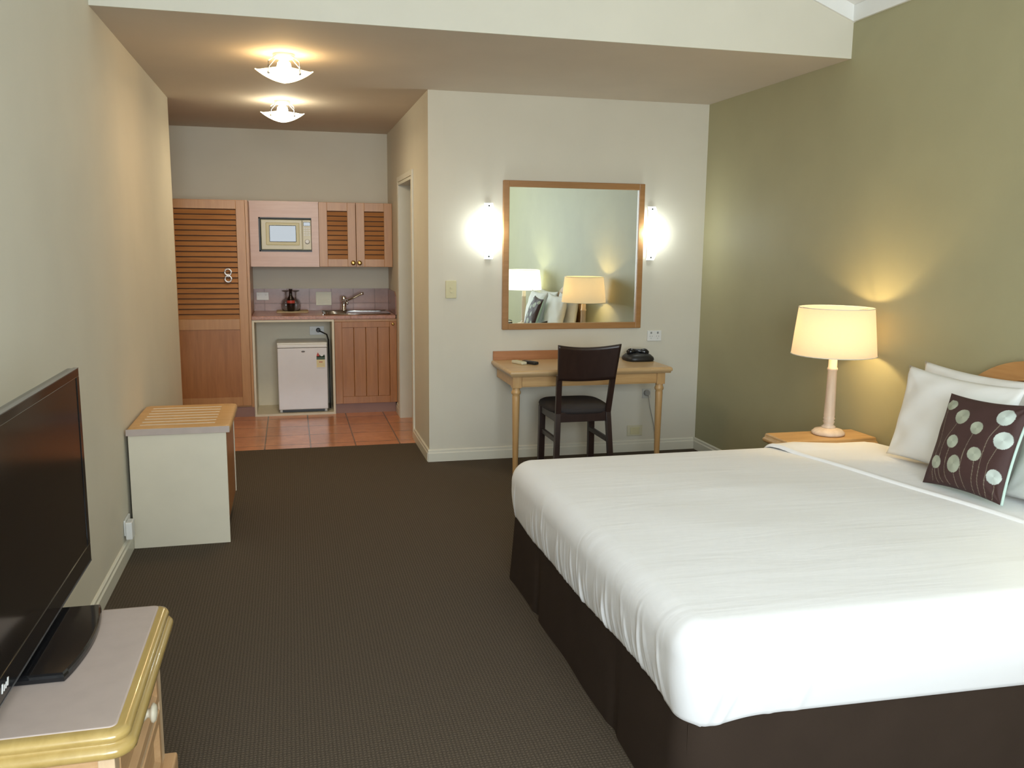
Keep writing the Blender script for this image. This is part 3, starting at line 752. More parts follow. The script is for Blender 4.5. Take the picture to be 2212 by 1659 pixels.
# padded seat, rounded at the front
b2 = bmesh.new(); rings = []; n = 48
def seat_outline(k):
    a = 2*PI*k/n; ca, sa = math.cos(a), math.sin(a)
    hw = .205 if sa > 0 else .205-.030*abs(sa)
    return math.copysign(abs(ca)**.45, ca)*hw, math.copysign(abs(sa)**.5, sa)*.215
for sc, z in ((.93, .440), (1.0, .447), (1.02, .462), (.99, .477), (.90, .489), (.65, .497), (.3, .500), (.05, .500)):
    rings.append([b2.verts.new((1.772+seat_outline(k)[0]*sc, 5.325+seat_outline(k)[1]*sc, z)) for k in range(n)])
for q, w in zip(rings, rings[1:]):
    for k in range(n): b2.faces.new((q[k], q[(k+1) % n], w[(k+1) % n], w[k])).smooth = True
b2.faces.new(rings[0][::-1]); b2.faces.new(rings[-1])
obj('seat_pad', b2, M['seatfab'], t)
# curved back panel with dipped top and bellied bottom
b2 = bmesh.new(); g = {}; NU, NV = 24, 10
for i in range(NU+1):
    u = -1+2*i/NU
    for j in range(NV+1):
        v_ = j/NV; ztop = .872+.022*u*u; zbot = .655+.014*u*u
        z = zbot+(ztop-zbot)*v_; tt = (z-.44)/.438
        x = 1.7645+u*(.172+.030*tt); y = CY-.095*tt+.030*(1-u*u)*(1)-.004
        for s_, off in ((0, 0), (1, .016)): g[i, j, s_] = b2.verts.new((x, y+off-.016, z))
for s_ in (0, 1):
    for i in range(NU):
        for j in range(NV): b2.faces.new((g[i, j, s_], g[i+1, j, s_], g[i+1, j+1, s_], g[i, j+1, s_])).smooth = True
for i in range(NU):
    for j in (0, NV): b2.faces.new((g[i, j, 0], g[i+1, j, 0], g[i+1, j, 1], g[i, j, 1]))
for j in range(NV):
    for i in (0, NU): b2.faces.new((g[i, j, 0], g[i, j+1, 0], g[i, j+1, 1], g[i, j, 1]))
obj('backrest', b2, M['espresso'], t)

# ================================================================== LUGGAGE BENCH
t = thing('luggage_bench', 'low cream cabinet with slatted wooden luggage top by the left wall', 'luggage bench', (-.55, 4.72, 0))
ry, ry1 = 4.42, 5.03
obj('side_panel', box(-.780, -.330, ry, ry+.018, 0, .566, bev=.001), M['rackpanel'], t)
obj('side_panel', box(-.780, -.330, ry1-.018, ry1, .10, .566, bev=.001), M['rackpanel'], t)
obj('back_panel', box(-.780, -.765, ry+.018, ry1-.018, .02, .566), M['rackpanel'], t)
dd = obj('door', box(-.354, -.334, ry+.020, ry1-.020, .105, .562, bev=.002), M['kwood'], t)
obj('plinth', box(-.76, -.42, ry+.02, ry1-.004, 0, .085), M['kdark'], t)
obj('bottom_shelf', box(-.76, -.354, ry+.02, ry1-.02, .085, .103), M['kwood'], t)
mb = MB().sweep_rect(-.785, -.308, ry-.010, ry1+.006, .035, [(.004, .567), (0, .571), (0, .593), (.004, .598), (.012, .600), (.05, .600)], 6)
obj('top', mb, M['rackwood'], t)
obj('edge_strip', box(-.787, -.312, ry-.0125, ry-.0085, .567, .599, bev=.001), M['laminate'], t)['label'] = 'mauve laminate edge strip'
mb = MB()
for i in range(7):
    y = ry+.075+i*.073; mb.box(-.735, -.385, y, y+.006, .600, .602, bev=.001)
obj('rest_strips', mb, M['trim'], t)
# wall socket with an adapter on the left wall
t = thing('wall_socket', 'white wall socket with plug adapter low on the left wall', 'socket', (XL+.001, 4.33, .085))
obj('face_plate', box(XL+.001, XL+.010, 4.27, 4.39, .115, .190, bev=.002), M['white'], t)
obj('adapter', box(XL+.010, XL+.040, 4.255, 4.325, .100, .185, bev=.005), M['white'], t)

# ================================================================== DRESSER + TELEVISION
t = thing('dresser', 'wooden chest of drawers with grey-mauve top and golden edge under the television', 'chest of drawers', (-.56, 1.92, 0))
Dx0, Dx1, Dy0, Dy1 = XL+.020, -.306, 1.605, 2.225
mb = MB().sweep_rect(Dx0, Dx1, Dy0, Dy1, .045, [(.022, .548), (.008, .550), (.001, .556), (0, .563), (.002, .570), (.009, .5755), (.0140, .577), (.0145, .580), (.0095, .584), (.0090, .591), (.013, .597), (.022, .600), (.036, .600)], 10)
obj('edge_moulding', mb, M['moulding'], t)
mb = MB().sweep_rect(Dx0+.02, Dx1-.034, Dy0+.034, Dy1-.02, .014, [(0, .598), (0, .6012), (.004, .6014)], 6)
obj('top', mb, M['laminate'], t)
bx1 = -.345
obj('carcass', box(Dx0+.01, bx1-.012, Dy0+.030, Dy1-.035, .10, .552), M['dresser'], t)
for (a, c) in ((Dy0+.028, Dy0+.068), (Dy1-.073, Dy1-.033)):
    obj('front_post', box(bx1-.030, bx1, a, c, .20, .552, bev=.002), M['dresserlt'], t)
obj('plinth', box(Dx0+.01, -.318, Dy0+.012, Dy1-.006, 0, .195, bev=.006), M['dresser'], t)
obj('front_rail', box(bx1-.02, bx1-.002, Dy0+.068, Dy1-.073, .357, .372), M['dresserlt'], t)
for z0_, z1_ in ((.374, .545), (.200, .355)):
    y0_, y1_ = Dy0+.071, Dy1-.076
    mb = MB()
    # bevelled frame round a recessed field
    b2 = bmesh.new(); rings = []
    for ins, xx in ((0, bx1-.012), (0, bx1-.002), (.003, bx1+.001), (.026, bx1+.001), (.040, bx1-.011), (.055, bx1-.011)):
        rings.append([b2.verts.new((xx, yy, zz)) for yy, zz in ((y0_+ins, z0_+ins), (y1_-ins, z0_+ins), (y1_-ins, z1_-ins), (y0_+ins, z1_-ins))])
    for q, w in zip(rings, rings[1:]):
        for k in range(4): b2.faces.new((q[k], q[(k+1) % 4], w[(k+1) % 4], w[k]))
    b2.faces.new(rings[-1]); b2.faces.new(rings[0][::-1]); mb.merge(b2)
    dd = obj('drawer', mb, M['dresser'], t)
    obj('knob', MB().lathe((bx1-.011, (y0_+y1_)/2+.04, (z0_+z1_)/2-.008), [(.014, 0), (.018, .003), (.018, .009), (.012, .015), (.009, .019), (.013, .024), (.021, .027), (.022, .031), (.017, .036), (.005, .038)], 24, 'x'), M['melamine'], dd)
# television
t = thing('television', 'large flat black television standing on the chest of drawers', 'television', (-.575, 2.02, .602))
tx = -.550; ty0, ty1, tz0, tz1 = 1.560, 2.490, .632, 1.163
mb = MB()
mb.sweep_rect(0, 0.035, 0, 0, 0, [(0, 0)]) if False else None
mb.box(tx-.030, tx-.004, ty0, ty1, tz0, tz1, bev=.006, seg=3)
obj('cabinet', mb, M['black'], t)
mb = MB(); mb.prism([(tx-.030, tz0+.03), (tx-.030, tz1-.012), (tx-.055, tz1-.02), (tx-.075, tz1-.12), (tx-.075, tz0+.10)], 'y', ty0+.03, ty1-.03)
obj('rear_housing', mb, M['smoke'], t)
mb = MB(); bz = .030
mb.box(tx-.004, tx, ty0, ty1, tz0, tz0+.050, bev=.0015); mb.box(tx-.004, tx, ty0, ty1, tz1-.022, tz1, bev=.0015)
mb.box(tx-.004, tx, ty0, ty0+.026, tz0+.050, tz1-.022, bev=.001); mb.box(tx-.004, tx, ty1-.026, ty1, tz0+.050, tz1-.022, bev=.001)
obj('bezel', mb, M['black'], t)
obj('edge_strip', box(tx-.0005, tx+.0012, ty0+.004, ty1-.004, tz0+.0005, tz0+.0035), M['smoke'], t)
obj('edge_strip', box(tx-.012, tx+.0005, ty0, ty1, tz1-.0006, tz1+.0012), M['smoke'], t)
obj('screen', box(tx-.0045, tx-.0018, ty0+.026, ty1-.026, tz0+.050, tz1-.022), M['screen'], t)
mb = MB(); yy = 1.715
for k, (h, w_) in enumerate(((.016, .004), (.010, .004), (.010, .004), (.014, .004))):
    mb.prism([(yy+k*.011, .651), (yy+k*.011+w_, .651), (yy+k*.011+w_+.006, .651+h), (yy+k*.011+.006, .651+h)], 'x', tx-.001, tx+.0012)
lg = obj('maker_mark', mb, M['white'], t); lg['label'] = 'small white maker mark on the lower bezel'
mb = MB().tube([(tx-.045, 2.02, .615), (tx-.045, 2.02, .70)], .028, 20); obj('neck', mb, M['black'], t)
out = []
for k in range(21):
    a = k/20; y = 1.842+a*.365; out.append((-.474+.022*math.sin(PI*a)**.8, y))
poly = [(-.665, 1.842)] + out + [(-.665, 2.207)]
b2 = bmesh.new(); rings = []
cx_, cy_ = -.57, 2.025
for sc, z in ((1.0, .6025), (1.0, .611), (.985, .616), (.955, .6185)):
    rings.append([b2.verts.new((cx_+(p[0]-cx_)*sc, cy_+(p[1]-cy_)*sc, z)) for p in poly])
n_ = len(poly)
for q, w in zip(rings, rings[1:]):
    for k in range(n_): b2.faces.new((q[k], q[(k+1) % n_], w[(k+1) % n_], w[k]))
b2.faces.new(rings[0][::-1]); b2.faces.new(rings[-1])
obj('stand_base', b2, M['black'], t)

# ================================================================== BED
t = thing('bed', 'double bed with dark brown valance and arched wooden headboard against the green wall', 'bed', (1.90, 2.78, 0))
HX = XR-.030
# valance: skirt all round with soft folds
b2 = bmesh.new(); N = 420
def outline(s, x0, x1, y0, y1, r=.03):
    """point + outward normal at arc fraction s of a rounded rectangle, starting at the near foot corner, running along the foot"""
    a, c = y1-y0-2*r, x1-x0-2*r; q = PI*r/2; L = 2*(a+c)+4*q; d = (s % 1.0)*L
    segs = [('l', (x0, y0+r), (0, 1), (-1, 0), a), ('c', (x0+r, y1-r), PI, -1, q), ('l', (x0+r, y1), (1, 0), (0, 1), c), ('c', (x1-r, y1-r), PI/2, -1, q),
            ('l', (x1, y1-r), (0, -1), (1, 0), a), ('c', (x1-r, y0+r), 0, -1, q), ('l', (x1-r, y0), (-1, 0), (0, -1), c), ('c', (x0+r, y0+r), -PI/2, -1, q)]
    for k, sg in enumerate(segs):
        if d <= sg[4] or k == 7:
            if sg[0] == 'l':
                return Vector((sg[1][0]+sg[2][0]*d, sg[1][1]+sg[2][1]*d)), Vector(sg[3]), d
            ang = sg[2]-d/r; nn = Vector((math.cos(ang), math.sin(ang)))
            return Vector(sg[1])+nn*r, nn, d
        d -= sg[4]
rings = []
for v_ in range(13):
    h = v_/12; ring = []
    for k in range(N):
        p, nn, d = outline(k/N, BX0+.010, HX-.05, BY0+.014, BY1-.002, .088)
        w_ = (1-h)
        off = w_*(.010+.0025*math.sin(2*PI*k/N*14)+.0020*math.sin(2*PI*k/N*6+1))
        # deeper box pleats part way along the foot
        for sk, am in ((.175, .016), (.055, .010)):
            off -= am*w_*math.exp(-((k/N-sk)/.004)**2)
        # the far foot corner kicks out
        cd = (p-Vector((BX0, BY1))).length; off += .035*w_*math.exp(-(cd/.06)**2)
        pp = p+nn*off; ring.append(b2.verts.new((pp.x, pp.y, .002+.33*h)))
    rings.append(ring)
for q, w in zip(rings, rings[1:]):
    for k in range(N): b2.faces.new((q[k], q[(k+1) % N], w[(k+1) % N], w[k])).smooth = True
obj('valance', b2, M['valance'], t)
obj('mattress', MB().sweep_rect(BX0+.03, HX-.055, BY0+.03, BY1-.03, .05, [(0, .28), (0, .49), (.02, .52), (.05, .525)], 6), M['pillow'], t)
obj('bed_base', box(BX0+.03, HX-.055, BY0+.04, BY1-.04, .05, .28), M['valance'], t)
# headboard: semicircular arch panel
hy, hr = 2.78, .545
def arch(r, zc=.515, y_half=None, n=40):
    pts = [(hy+r, .20)]
    for k in range(n+1):
        a = PI*k/n; pts.append((hy+r*math.cos(a), zc+r*math.sin(a)))
    pts.append((hy-r, .20)); return pts
hb = obj('headboard', MB().prism(arch(hr), 'x', XR-.038, XR-.017), wood('headboard_wood', (.44, .21, .075), (.56, .29, .11), 'y', .35), t)
mb = MB(); outer, inner = arch(hr), arch(hr-.078); b3 = bmesh.new()
for xx in (XR-.050, XR-.038): pass
A = [b3.verts.new((XR-.052, *p)) for p in outer]; B = [b3.verts.new((XR-.052, *p)) for p in inner]
A2 = [b3.verts.new((XR-.038, *p)) for p in outer]; B2 = [b3.verts.new((XR-.038, *p)) for p in inner]
for k in range(len(A)-1):
    b3.faces.new((A[k], A[k+1], B[k+1], B[k])); b3.faces.new((A[k], A2[k], A2[k+1], A[k+1])); b3.faces.new((B[k], B[k+1], B2[k+1], B2[k]))
mb.merge(b3)
obj('arch_rim', mb, wood('headboard_rim_wood', (.42, .20, .065), (.54, .29, .11), 'y', .3), hb)
mb = MB()
for k in range(-5, 6):
    y = hy+k*.085; r_ = hr-.080
    if abs(y-hy) < r_: mb.box(XR-.0395, XR-.0375, y-.002, y+.002, .25, .515+math.sqrt(r_*r_-(y-hy)**2)-.004)
obj('grooves', mb, M['kdark'], hb)

def ztop(x, y):
    u = (y-ymid)/(ymid-BY0-.07)
    z = BZ + .010*max(0, 1-u*u)*min(1, max(0, (x-BX0-.08)/.25)) + .005*max(0, min(1, (x-2.15)/.25))
    z += .002*math.sin(x*7+y*9)*max(0, 1-u*u)*min(1, max(0, (x-BX0-.08)/.25))
    return z
ymid = (BY0+BY1)/2
# ---- white sheet, tucked over the mattress with gathers at the foot
rnd = random.Random(5)
folds = []
for _ in range(70):
    sc_ = rnd.betavariate(1.6, 1.9)
    folds.append((.02+sc_*.95, (.30-.55*sc_)+rnd.uniform(-.15, .15), rnd.uniform(.004, .010), rnd.uniform(.0015, .0045), rnd.uniform(.45, 1.15)))
SX1 = HX-.06
PER = [];
NF = 640; NO = 420
rr = .075
pts_ring = []
L_foot = (BY1-BY0)
# sample outline finely on the foot side, coarser elsewhere
tot = 1600
for k in range(tot): pts_ring.append(outline(k/tot, BX0, SX1, BY0, BY1, .092))
prof = []   # (outward offset, z, inward inset)
hem = .285
for k in range(19):
    h = k/18; prof.append(('side', h))
for k in range(1, 11):
    prof.append(('edge', k/10))
for k in range(1, 17):
    prof.append(('top', k/16))
b2 = bmesh.new(); rings = []
ymid = (BY0+BY1)/2
for kind, a in prof:
    ring = []
    for k, (p, nn, d) in enumerate(pts_ring):
        fy = (p.y-BY0)/(BY1-BY0)                       # 0 near, 1 far
        onfoot = max(0.0, min(1.0, (BX0+.10-p.x)/.10))
        hm = hem + onfoot*(.012*math.sin(fy*9)-.026*math.exp(-((fy-.82)/.13)**2))
        if onfoot < .5 and p.y < ymid:                # near side hem
            hm = .290 - .030*min(1, (p.x-BX0)/1.2)
        cn = (p-Vector((BX0, BY0))).length
        hm -= .020*math.exp(-((cn-.07)/.09)**2)
        zs = .465
        if kind == 'side':
            z = hm+(zs-hm)*a; off = -.012+.022*math.sin(PI*min(1, a*1.15)*.55)
            if a < .06: off -= .012
            rampf = (1-a)
        elif kind == 'edge':
            ang = a*PI/2; z = zs+(BZ-zs)*math.sin(ang); off = .0095-.085*(1-math.cos(ang)); rampf = 0.0
        else:
            z = BZ+.010*(1-(1-a)**2); off = -.0755; rampf = 0.0
        if kind != 'top':
            rf = rampf if kind == 'side' else 0.0
            w_ = 0.0
            if onfoot > 0:
                s_ = p.y-BY0
                hfrac = a if kind == 'side' else 1+a*.3
                for (f0, sl, wd, am, top) in folds:
                    if hfrac < top:
                        x_ = (s_-f0*L_foot-sl*.16*(hfrac))/wd
                        if abs(x_) < 3: w_ += am*math.exp(-x_*x_)*min(1, (top-hfrac)/.4)*min(1, .15+hfrac*4)
            # creases at the near corner and along the near side
            if p.y < BY0+.09:
                hfrac = a if kind == 'side' else 1
                for c0, sl, wd, am in ((.08, .12, .014, .008), (.13, .16, .010, .004), (.22, -.12, .010, .004), (.34, .10, .014, .003)):
                    x_ = (p.x-BX0-c0-sl*(hfrac-.5)*.5)/wd
                    if abs(x_) < 3: w_ += am*math.exp(-x_*x_)*min(1, (1.15-hfrac)*1.5)*min(1, .3+hfrac*4)*max(0, 1-(p.y-BY0)/.09)
            off += w_
            co = Vector((p.x, p.y))+nn*off
        else:
            base = Vector((p.x, p.y))+nn*off
            c = Vector((min(max(base.x, BX0+.9), SX1-.9 if SX1-.9 > BX0+.9 else BX0+.9), ymid))
            c = Vector((BX0+.9+(SX1-BX0-1.8)*min(1, max(0, (base.x-BX0-.9)/max(.01, SX1-BX0-1.8))), ymid))
            co = base*(1-a)+c*a
            z = ztop(co.x, co.y)
            # long shallow creases running towards the pillows
            for (cy0, slp, wd, am, xa, xb) in ((2.02, .02, .010, .0035, 1.55, 2.55), (2.25, -.03, .02, .003, 1.5, 2.3), (2.55, .05, .03, .003, 1.2, 2.2), (3.0, .02, .03, .0025, 1.1, 2.2), (2.14, .05, .012, .003, 1.35, 2.0)):
                x_ = (co.y-cy0-slp*(co.x-1.5))/wd
                if abs(x_) < 3 and xa < co.x < xb: z += am*math.exp(-x_*x_)*math.sin(PI*(co.x-xa)/(xb-xa))
        ring.append(b2.verts.new((co.x, co.y, z)))
    rings.append(ring)
for q, w in zip(rings, rings[1:]):
    for k in range(tot): b2.faces.new((q[k], q[(k+1) % tot], w[(k+1) % tot], w[k])).smooth = True
sheet = obj('bed_sheet', b2, M['linen'], origin=(1.9, 2.78, .28))
tag(sheet, 'white bed sheet tucked tightly over the mattress with gathered folds at the foot', 'bed sheet')
# folded-back top sheet band near the pillows
b2 = bmesh.new(); sec = []
for k in range(12): h = k/11; sec.append((BY0-.012, .30+(.465-.30)*h, 0, -1))
for k in range(1, 11): an = k/10*PI/2; sec.append((BY0-.012+.085*(1-math.cos(an)), .465+(BZ-.465)*math.sin(an)+.0, 0, 0))
for k in range(1, 40): a = k/40; sec.append((BY0+.075+(BY1-BY0-.15)*a, None, 0, 0))
for k in range(10, 0, -1): an = k/10*PI/2; sec.append((BY1+.012-.085*(1-math.cos(an)), .465+(BZ-.465)*math.sin(an), 0, 0))
for k in range(11, -1, -1): h = k/11; sec.append((BY1+.012, .30+(.465-.30)*h, 0, 0))
cols_ = [(0, -.004), (.002, .005), (.008, .010), (.016, .010), (.026, .007), (.05, .005), (.12, .005), (.22, .005), (.36, .005), (.52, .005)]
g = {}
for i, (dx, up) in enumerate(cols_):
    for j, (y, z, *_r) in enumerate(sec):
        fx = 2.205+(3.56-y)*.178
        mound = .022*math.exp(-((y-3.58)/.10)**2)*math.exp(-((dx-.12)/.14)**2)
        if z is None: z = ztop(fx+dx, y)
        top = 1 if z > .50 else 0
        sidey = -up*.7 if y < 2.0 and not top else (up*.7 if y > 3.6 and not top else 0)
        g[i, j] = b2.verts.new((min(fx+dx, SX1-.01), y+sidey, z+(up+mound)*(1 if top else .4)))
for i in range(len(cols_)-1):
    for j in range(len(sec)-1): b2.faces.new((g[i, j], g[i+1, j], g[i+1, j+1], g[i, j+1])).smooth = True
fb = obj('folded_band', b2, M['linen'], sheet); fb['label'] = 'turned-back top band with a raised white edge'

# ---- pillows and cushion
def pillow_mesh(w, h, th, nu=40, nv=30, pinch=.10, seed=1, wr=.006, colfn=None):
    r_ = random.Random(seed); ph = [r_.uniform(0, 6) for _ in range(8)]
    bm = bmesh.new(); g = {}
    cl = bm.loops.layers.float_color.new('Col') if colfn else None
    for s_ in (1, -1):
        for i in range(nu+1):
            for j in range(nv+1):
                u = -1+2*i/nu; v_ = -1+2*j/nv
                if s_ == -1 and (i in (0, nu) or j in (0, nv)): g[i, j, -1] = g[i, j, 1]; continue
                x = w/2*u*(1-pinch*(1-v_*v_)*abs(u)**3); z = h/2*v_*(1-pinch*(1-u*u)*abs(v_)**3)
                t_ = th/2*max(0, (1-abs(u)**2.6))**.55*max(0, (1-abs(v_)**2.6))**.55
                edge = min(1-abs(u), 1-abs(v_))
                wv_ = wr*(math.sin(5*u+ph[0]+3*v_)*math.sin(4*v_+ph[1])+.6*math.sin(9*u-6*v_+ph[2])+.5*math.sin(13*v_+4*u+ph[3])*(1-edge))*min(1, edge*5)
                # creases fanning out of the corners
                for cx_, cz_ in ((1, 1), (-1, 1), (1, -1), (-1, -1)):
                    dx, dz_ = cx_-u, cz_-v_; rr_ = math.hypot(dx, dz_)
                    if rr_ < .8: wv_ += wr*.8*math.sin(math.atan2(dz_*cz_, dx*cx_)*11)*min(1, rr_*4)*max(0, 1-rr_/.8)
                g[i, j, s_] = bm.verts.new((x, -s_*(t_)-wv_*(1 if s_ == 1 else .5)*(edge > 0), z))
    for s_ in (1, -1):
        for i in range(nu):
            for j in range(nv):
                q = (g[i, j, s_], g[i+1, j, s_], g[i+1, j+1, s_], g[i, j+1, s_])
                if s_ == -1: q = q[::-1]
                f = bm.faces.new(q); f.smooth = True
                if cl:
                    for lp, (ii, jj) in zip(f.loops, (((i, j), (i+1, j), (i+1, j+1), (i, j+1)) if s_ == 1 else ((i, j+1), (i+1, j+1), (i+1, j), (i, j)))):
                        lp[cl] = colfn(-1+2*ii/nu, -1+2*jj/nv, s_)
    return bm
def place(bm, c, lean, yaw, roll=0.0):
    """mesh: width x, thickness y (front -y), height z  ->  front faces the foot of the bed, leaning back"""
    R = Matrix.Translation(c) @ Matrix.Rotation(-PI/2+yaw, 4, 'Z') @ Matrix.Rotation(-lean, 4, 'X') @ Matrix.Rotation(roll, 4, 'Y')
    bm.transform(R); return bm
def pil(lbl, c, lean, yaw, roll, seed, w=.66, h=.45, th=.19):
    o = obj('pillow', place(pillow_mesh(w, h, th, seed=seed, pinch=.09, wr=.005), c, lean, yaw, roll), M['pillow'])
    tag(o, lbl, 'pillow', 'white pillows propped against the headboard')
pil('white pillow against the headboard on the lamp side, behind another', (2.762, 3.025, .783), .14, 0, 0.00, 3, .66, .42, .105)
pil('white pillow in front on the lamp side, left of the brown cushion', (2.640, 2.995, .778), .21, 0, 0.0, 4, .65, .41, .115)
pil('white pillow against the headboard on the near side, behind another', (2.764, 2.310, .783), .14, 0, 0.0, 6, .66, .42, .105)
pil('white pillow in front on the near side, cut by the right picture edge', (2.635, 2.315, .780), .22, 0, 0.0, 8, .64, .41, .125)

DOTS = [(-.745, .744, .17, .118), (-.305, .528, .190, .164), (.159, .345, .147, .133), (.659, .677, .184, .174), (.78, .21, .182, .178),
        (-.321, -.02, .134, .138), (.289, -.172, .148, .140), (-.650, -.511, .140, .140), (-.128, -.467, .172, .186), (.80, -.519, .150, .145)]
STEMS = [[(-.39, .36), (-.478, .114), (-.558, -.158), (-.571, -.467), (-.518, -.721), (-.364, -.93)],
         [(-.35, -.15), (-.385, -.412), (-.346, -.689), (-.187, -.94)],
         [(.125, .23), (.064, .02), (.047, -.19), (.062, -.553), (.124, -.775), (.202, -.96)],
         [(.316, -.30), (.36, -.644), (.406, -.98)],
         [(.62, .52), (.527, .272), (.471, .034), (.45, -.262), (.478, -.568), (.551, -.99)],
         [(.72, .05), (.64, -.261), (.63, -.528), (.653, -.766), (.69, -.99)],
         [(.83, -.64), (.845, -.82), (.82, -.99)], [(-.09, -.64), (-.05, -.813), (.01, -.96)],
         [(-.80, .65), (-.778, .396), (-.718, .134), (-.700, -.147), (-.72, -.60), (-.66, -.93)], [(-.66, -.63), (-.60, -.79), (-.50, -.95)]]
def smooth_line(pts, n=8):
    out = []
    P = [pts[0]]+pts+[pts[-1]]
    for i in range(1, len(P)-2):
        for k in range(n):
            t_ = k/n; p0, p1, p2, p3 = P[i-1], P[i], P[i+1], P[i+2]
            out.append(tuple(.5*((2*p1[a])+(-p0[a]+p2[a])*t_+(2*p0[a]-5*p1[a]+4*p2[a]-p3[a])*t_*t_+(-p0[a]+3*p1[a]-3*p2[a]+p3[a])*t_**3) for a in (0, 1)))
    out.append(pts[-1]); return out
SL = [smooth_line(s) for s in STEMS]
def segd(px, py, a, b):
    dx, dy = b[0]-a[0], b[1]-a[1]; L = dx*dx+dy*dy
    t_ = 0 if L == 0 else max(0, min(1, ((px-a[0])*dx+(py-a[1])*dy)/L))
    return math.hypot(px-a[0]-t_*dx, py-a[1]-t_*dy)
def cushion_col(u, v_, s_):
    if s_ == -1: return (.50, .68, .60, 1)
    base = (.050, .020, .018)
    for (cu, cv, ra, rb) in DOTS:
        du, dv = (u-cu)/ra, (v_-cv)/rb; d_ = math.hypot(du, dv); r_ = 1
        if d_ < 1:
            ang = math.atan2(dv, du); sheen = .5+.5*math.cos(2*ang+1.2)
            rad = d_/r_; k_ = .82+.28*sheen*(1-.3*rad)+.03*math.sin(rad*40)  # satin sheen of the stitching painted into the dot colour
            green = (.37, .42, .33) if cu < .4 else (.52, .62, .58)
            return (green[0]*k_*1.05, green[1]*k_, green[2]*k_, 1)
    for L_ in SL:
        for a, b in zip(L_, L_[1:]):
            if segd(u, v_, a, b) < .0065: return (.21, .18, .135, 1)
    return (*base, 1)
bm = place(pillow_mesh(.385, .375, .10, 190, 190, .07, 11, .003, cushion_col), (2.502, 2.702, .757), .32, .02, -.05)
cu = obj('cushion', bm, M['cushion'])
tag(cu, 'small square brown cushion embroidered with pale round flowers on stems', 'cushion')
b2 = bmesh.new()
rim = []
for k in range(41):
    u, v_ = 1.0, 1-2*k/40
    rim.append(Vector((.1925*u*(1-.07*(1-v_*v_)*abs(u)**3), .004, .1875*v_*(1-.07*(1-u*u)*abs(v_)**3))))
mb = MB(); mb.tube(rim, .0055, 8)
place(mb.bm, (2.502, 2.702, .757), .32, .02, -.05)
obj('piping', mb, M['aqua'], cu)['label'] = 'pale aqua piping and reverse'

# ================================================================== NIGHTSTANDS + LAMPS
NZ = .545
def nightstand(y0, y1, lbl):
    yc = (y0+y1)/2
    t = thing('nightstand', lbl, 'nightstand', (2.62, yc, 0), 'wooden nightstands either side of the bed')
    mb = MB().sweep_rect(2.345, XR-.018, y0, y1, .012, [(.026, NZ-.046), (.006, NZ-.044), (0, NZ-.036), (0, NZ-.028), (.006, NZ-.022), (.010, NZ-.020), (.011, NZ-.008), (.015, NZ-.001), (.018, NZ)], 4)
    obj('top', mb, M['honey'], t)
    obj('carcass', box(2.385, XR-.020, y0+.022, y1-.022, .06, NZ-.046), M['honey'], t)
    obj('plinth', box(2.375, XR-.020, y0+.015, y1-.015, 0, .06, bev=.004), M['honey'], t)
    for z0_, z1_ in ((.33, .48), (.08, .31)):
        dd = obj('drawer', box(2.372, 2.385, y0+.032, y1-.032, z0_, z1_, bev=.004), M['honeyz'], t)
        mb = MB().lathe((2.372, yc, (z0_+z1_)/2), [(.010, 0), (.006, -.008), (.014, -.018), (.010, -.026)], 16, 'x')
        obj('knob', mb, M['melamine'], dd)
nightstand(3.735, 3.965, 'narrow wooden nightstand on the far side of the bed')
nightstand(1.560, 1.815, 'narrow wooden nightstand on the near side of the bed, seen only in the mirror')
def table_lamp(cx, cy, shade, col, e, lbl):
    t = thing('table_lamp', lbl, 'lamp', (cx, cy, NZ), 'turned wooden table lamps on the nightstands')
    obj('base', MB().lathe((cx, cy, NZ+.0005), [(.075, 0), (.082, .004), (.082, .014), (.074, .020), (.070, .026), (.045, .032), (.036, .036)], 40), M['lampwood'], t)
    obj('stem', MB().lathe((cx, cy, NZ), [(.034, .034), (.036, .042), (.024, .052), (.026, .062), (.030, .068), (.025, .076), (.030, .084), (.026, .092), (.0275, .10),
        (.0225, .330), (.026, .336), (.026, .344), (.0215, .350), (.0205, .430), (.014, .440), (.014, .47)], 32), M['lampwood'], t)
    h0, h1 = NZ+.415, NZ+.652
    o = obj('lamp_shade', MB().lathe((cx, cy, 0), [(.207, h0), (.195, (h0+h1)/2), (.182, h1)], 64, cap=False), M[shade], t)
    sm = o.modifiers.new('thick', 'SOLIDIFY'); sm.thickness = .0015
    for r_, z in ((.2075, h0), (.1825, h1)):
        obj('shade_rim', MB().tube([(cx+r_*math.cos(2*PI*k/48), cy+r_*math.sin(2*PI*k/48), z) for k in range(49)], .0022, 6), M['trim'], t)
    mb = MB()
    for k in range(3): a = 2*PI*k/3; mb.tube([(cx, cy, h1-.03), (cx+.182*math.cos(a), cy+.182*math.sin(a), h1-.008)], .0018, 6)
    obj('shade_spider', mb, M['chrome'], t)
    obj('bulb', MB().lathe((cx, cy, NZ+.47), [(.013, 0), (.015, .02), (.030, .055), (.031, .075), (.022, .098), (.006, .106)], 20), emit('lamp_bulb', col, 6), t)
    lamp_light('lamp_light', (cx, cy-.02, NZ+.545), 'POINT', e, col, .035, t)
    t.children[-2].visible_shadow = True
    return t
LW = table_lamp(2.664, 3.862, 'shade_warm', (1.0, .72, .34), 17.0, 'lit table lamp with cream drum shade on the far nightstand')
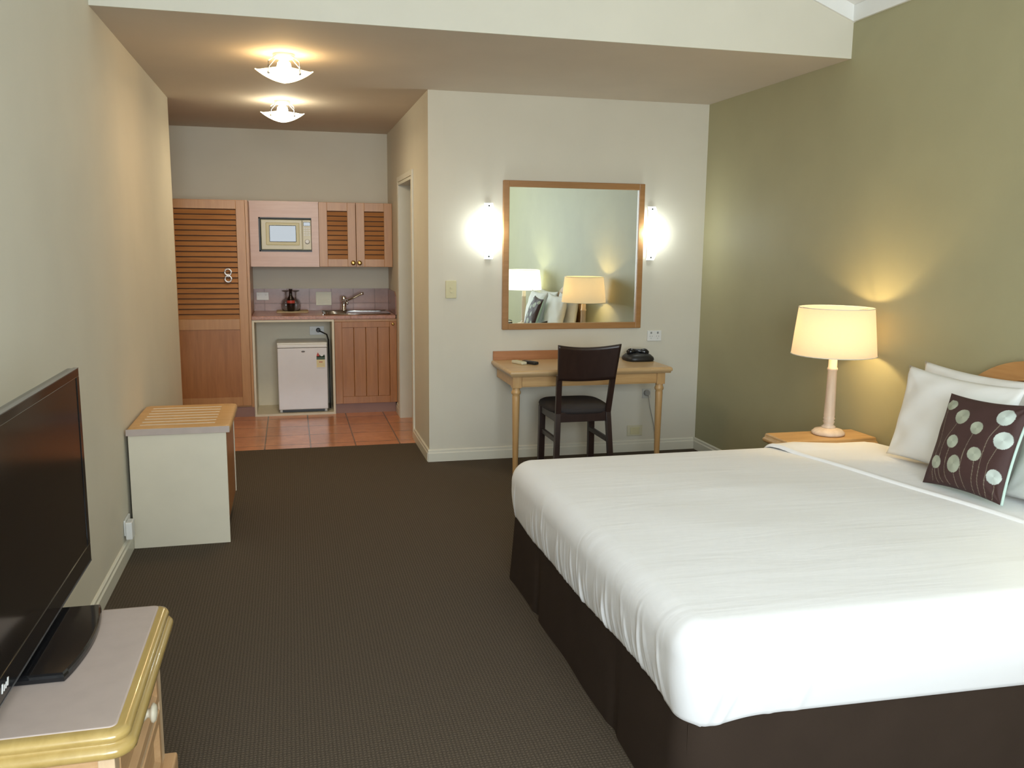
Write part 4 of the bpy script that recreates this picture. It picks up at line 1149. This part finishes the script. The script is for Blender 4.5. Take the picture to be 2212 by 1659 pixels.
LC = table_lamp(2.664, 1.690, 'shade_cool', (.98, 1.0, .70), 17.0, 'whiter lit table lamp on the near nightstand, seen in the mirror')
t = thing('alarm_clock', 'small dark clock radio with chrome rim on the near nightstand, seen in the mirror', 'clock', (2.48, 1.68, NZ))
obj('body', sup(MB(), (2.47, 1.68, NZ+.0005), [(.050, .060, 0), (.054, .066, .01), (.052, .062, .05), (.040, .05, .062)]), M['blackm'], t)
obj('rim', MB().tube([(2.47+.056*math.cos(2*PI*k/32), 1.68+.068*math.sin(2*PI*k/32), NZ+.045) for k in range(33)], .006, 8), M['chrome'], t)

# ================================================================== LIGHT
lamp_light('window_daylight', ((WX0+WX1)/2, YR+.02, (WZ0+WZ1)/2), 'AREA', 186, (.84, .935, 1.0), rot=(PI/2, 0, 0), sx=WX1-WX0, sy=WZ1-WZ0)
bpy.data.objects['window_daylight'].rotation_euler = (PI/2, 0, 0)
w = bpy.data.worlds.new('sky'); scene.world = w; w.use_nodes = True
nt = w.node_tree; bg = nt.nodes['Background']
sk = nt.nodes.new('ShaderNodeTexSky'); sk.sky_type = 'HOSEK_WILKIE'
nt.links.new(sk.outputs[0], bg.inputs[0]); bg.inputs[1].default_value = 1.2

# ================================================================== CAMERA
cam = bpy.data.cameras.new('camera'); co = bpy.data.objects.new('camera', cam); COL.objects.link(co)
cam.sensor_width = 36; cam.sensor_fit = 'HORIZONTAL'; cam.lens = 1883.2*36/2212; cam.clip_start = .05
r = Vector((0.96960437, -0.24445121, 0.0105347)); u = Vector((0.0288918, 0.15713968, 0.98715368)); f = Vector((0.24296633, 0.95684415, -0.15942596))
mw = Matrix(((r.x, u.x, -f.x, 0), (r.y, u.y, -f.y, 0), (r.z, u.z, -f.z, 1.5), (0, 0, 0, 1)))
co.matrix_world = mw
scene.camera = co
scene.view_settings.view_transform = 'Standard'
scene.view_settings.look = 'None'
scene.view_settings.exposure = 0.0
scene.cycles.use_denoising = True
scene.cycles.max_bounces = 10
scene.cycles.diffuse_bounces = 6
scene.cycles.sample_clamp_indirect = 4.0
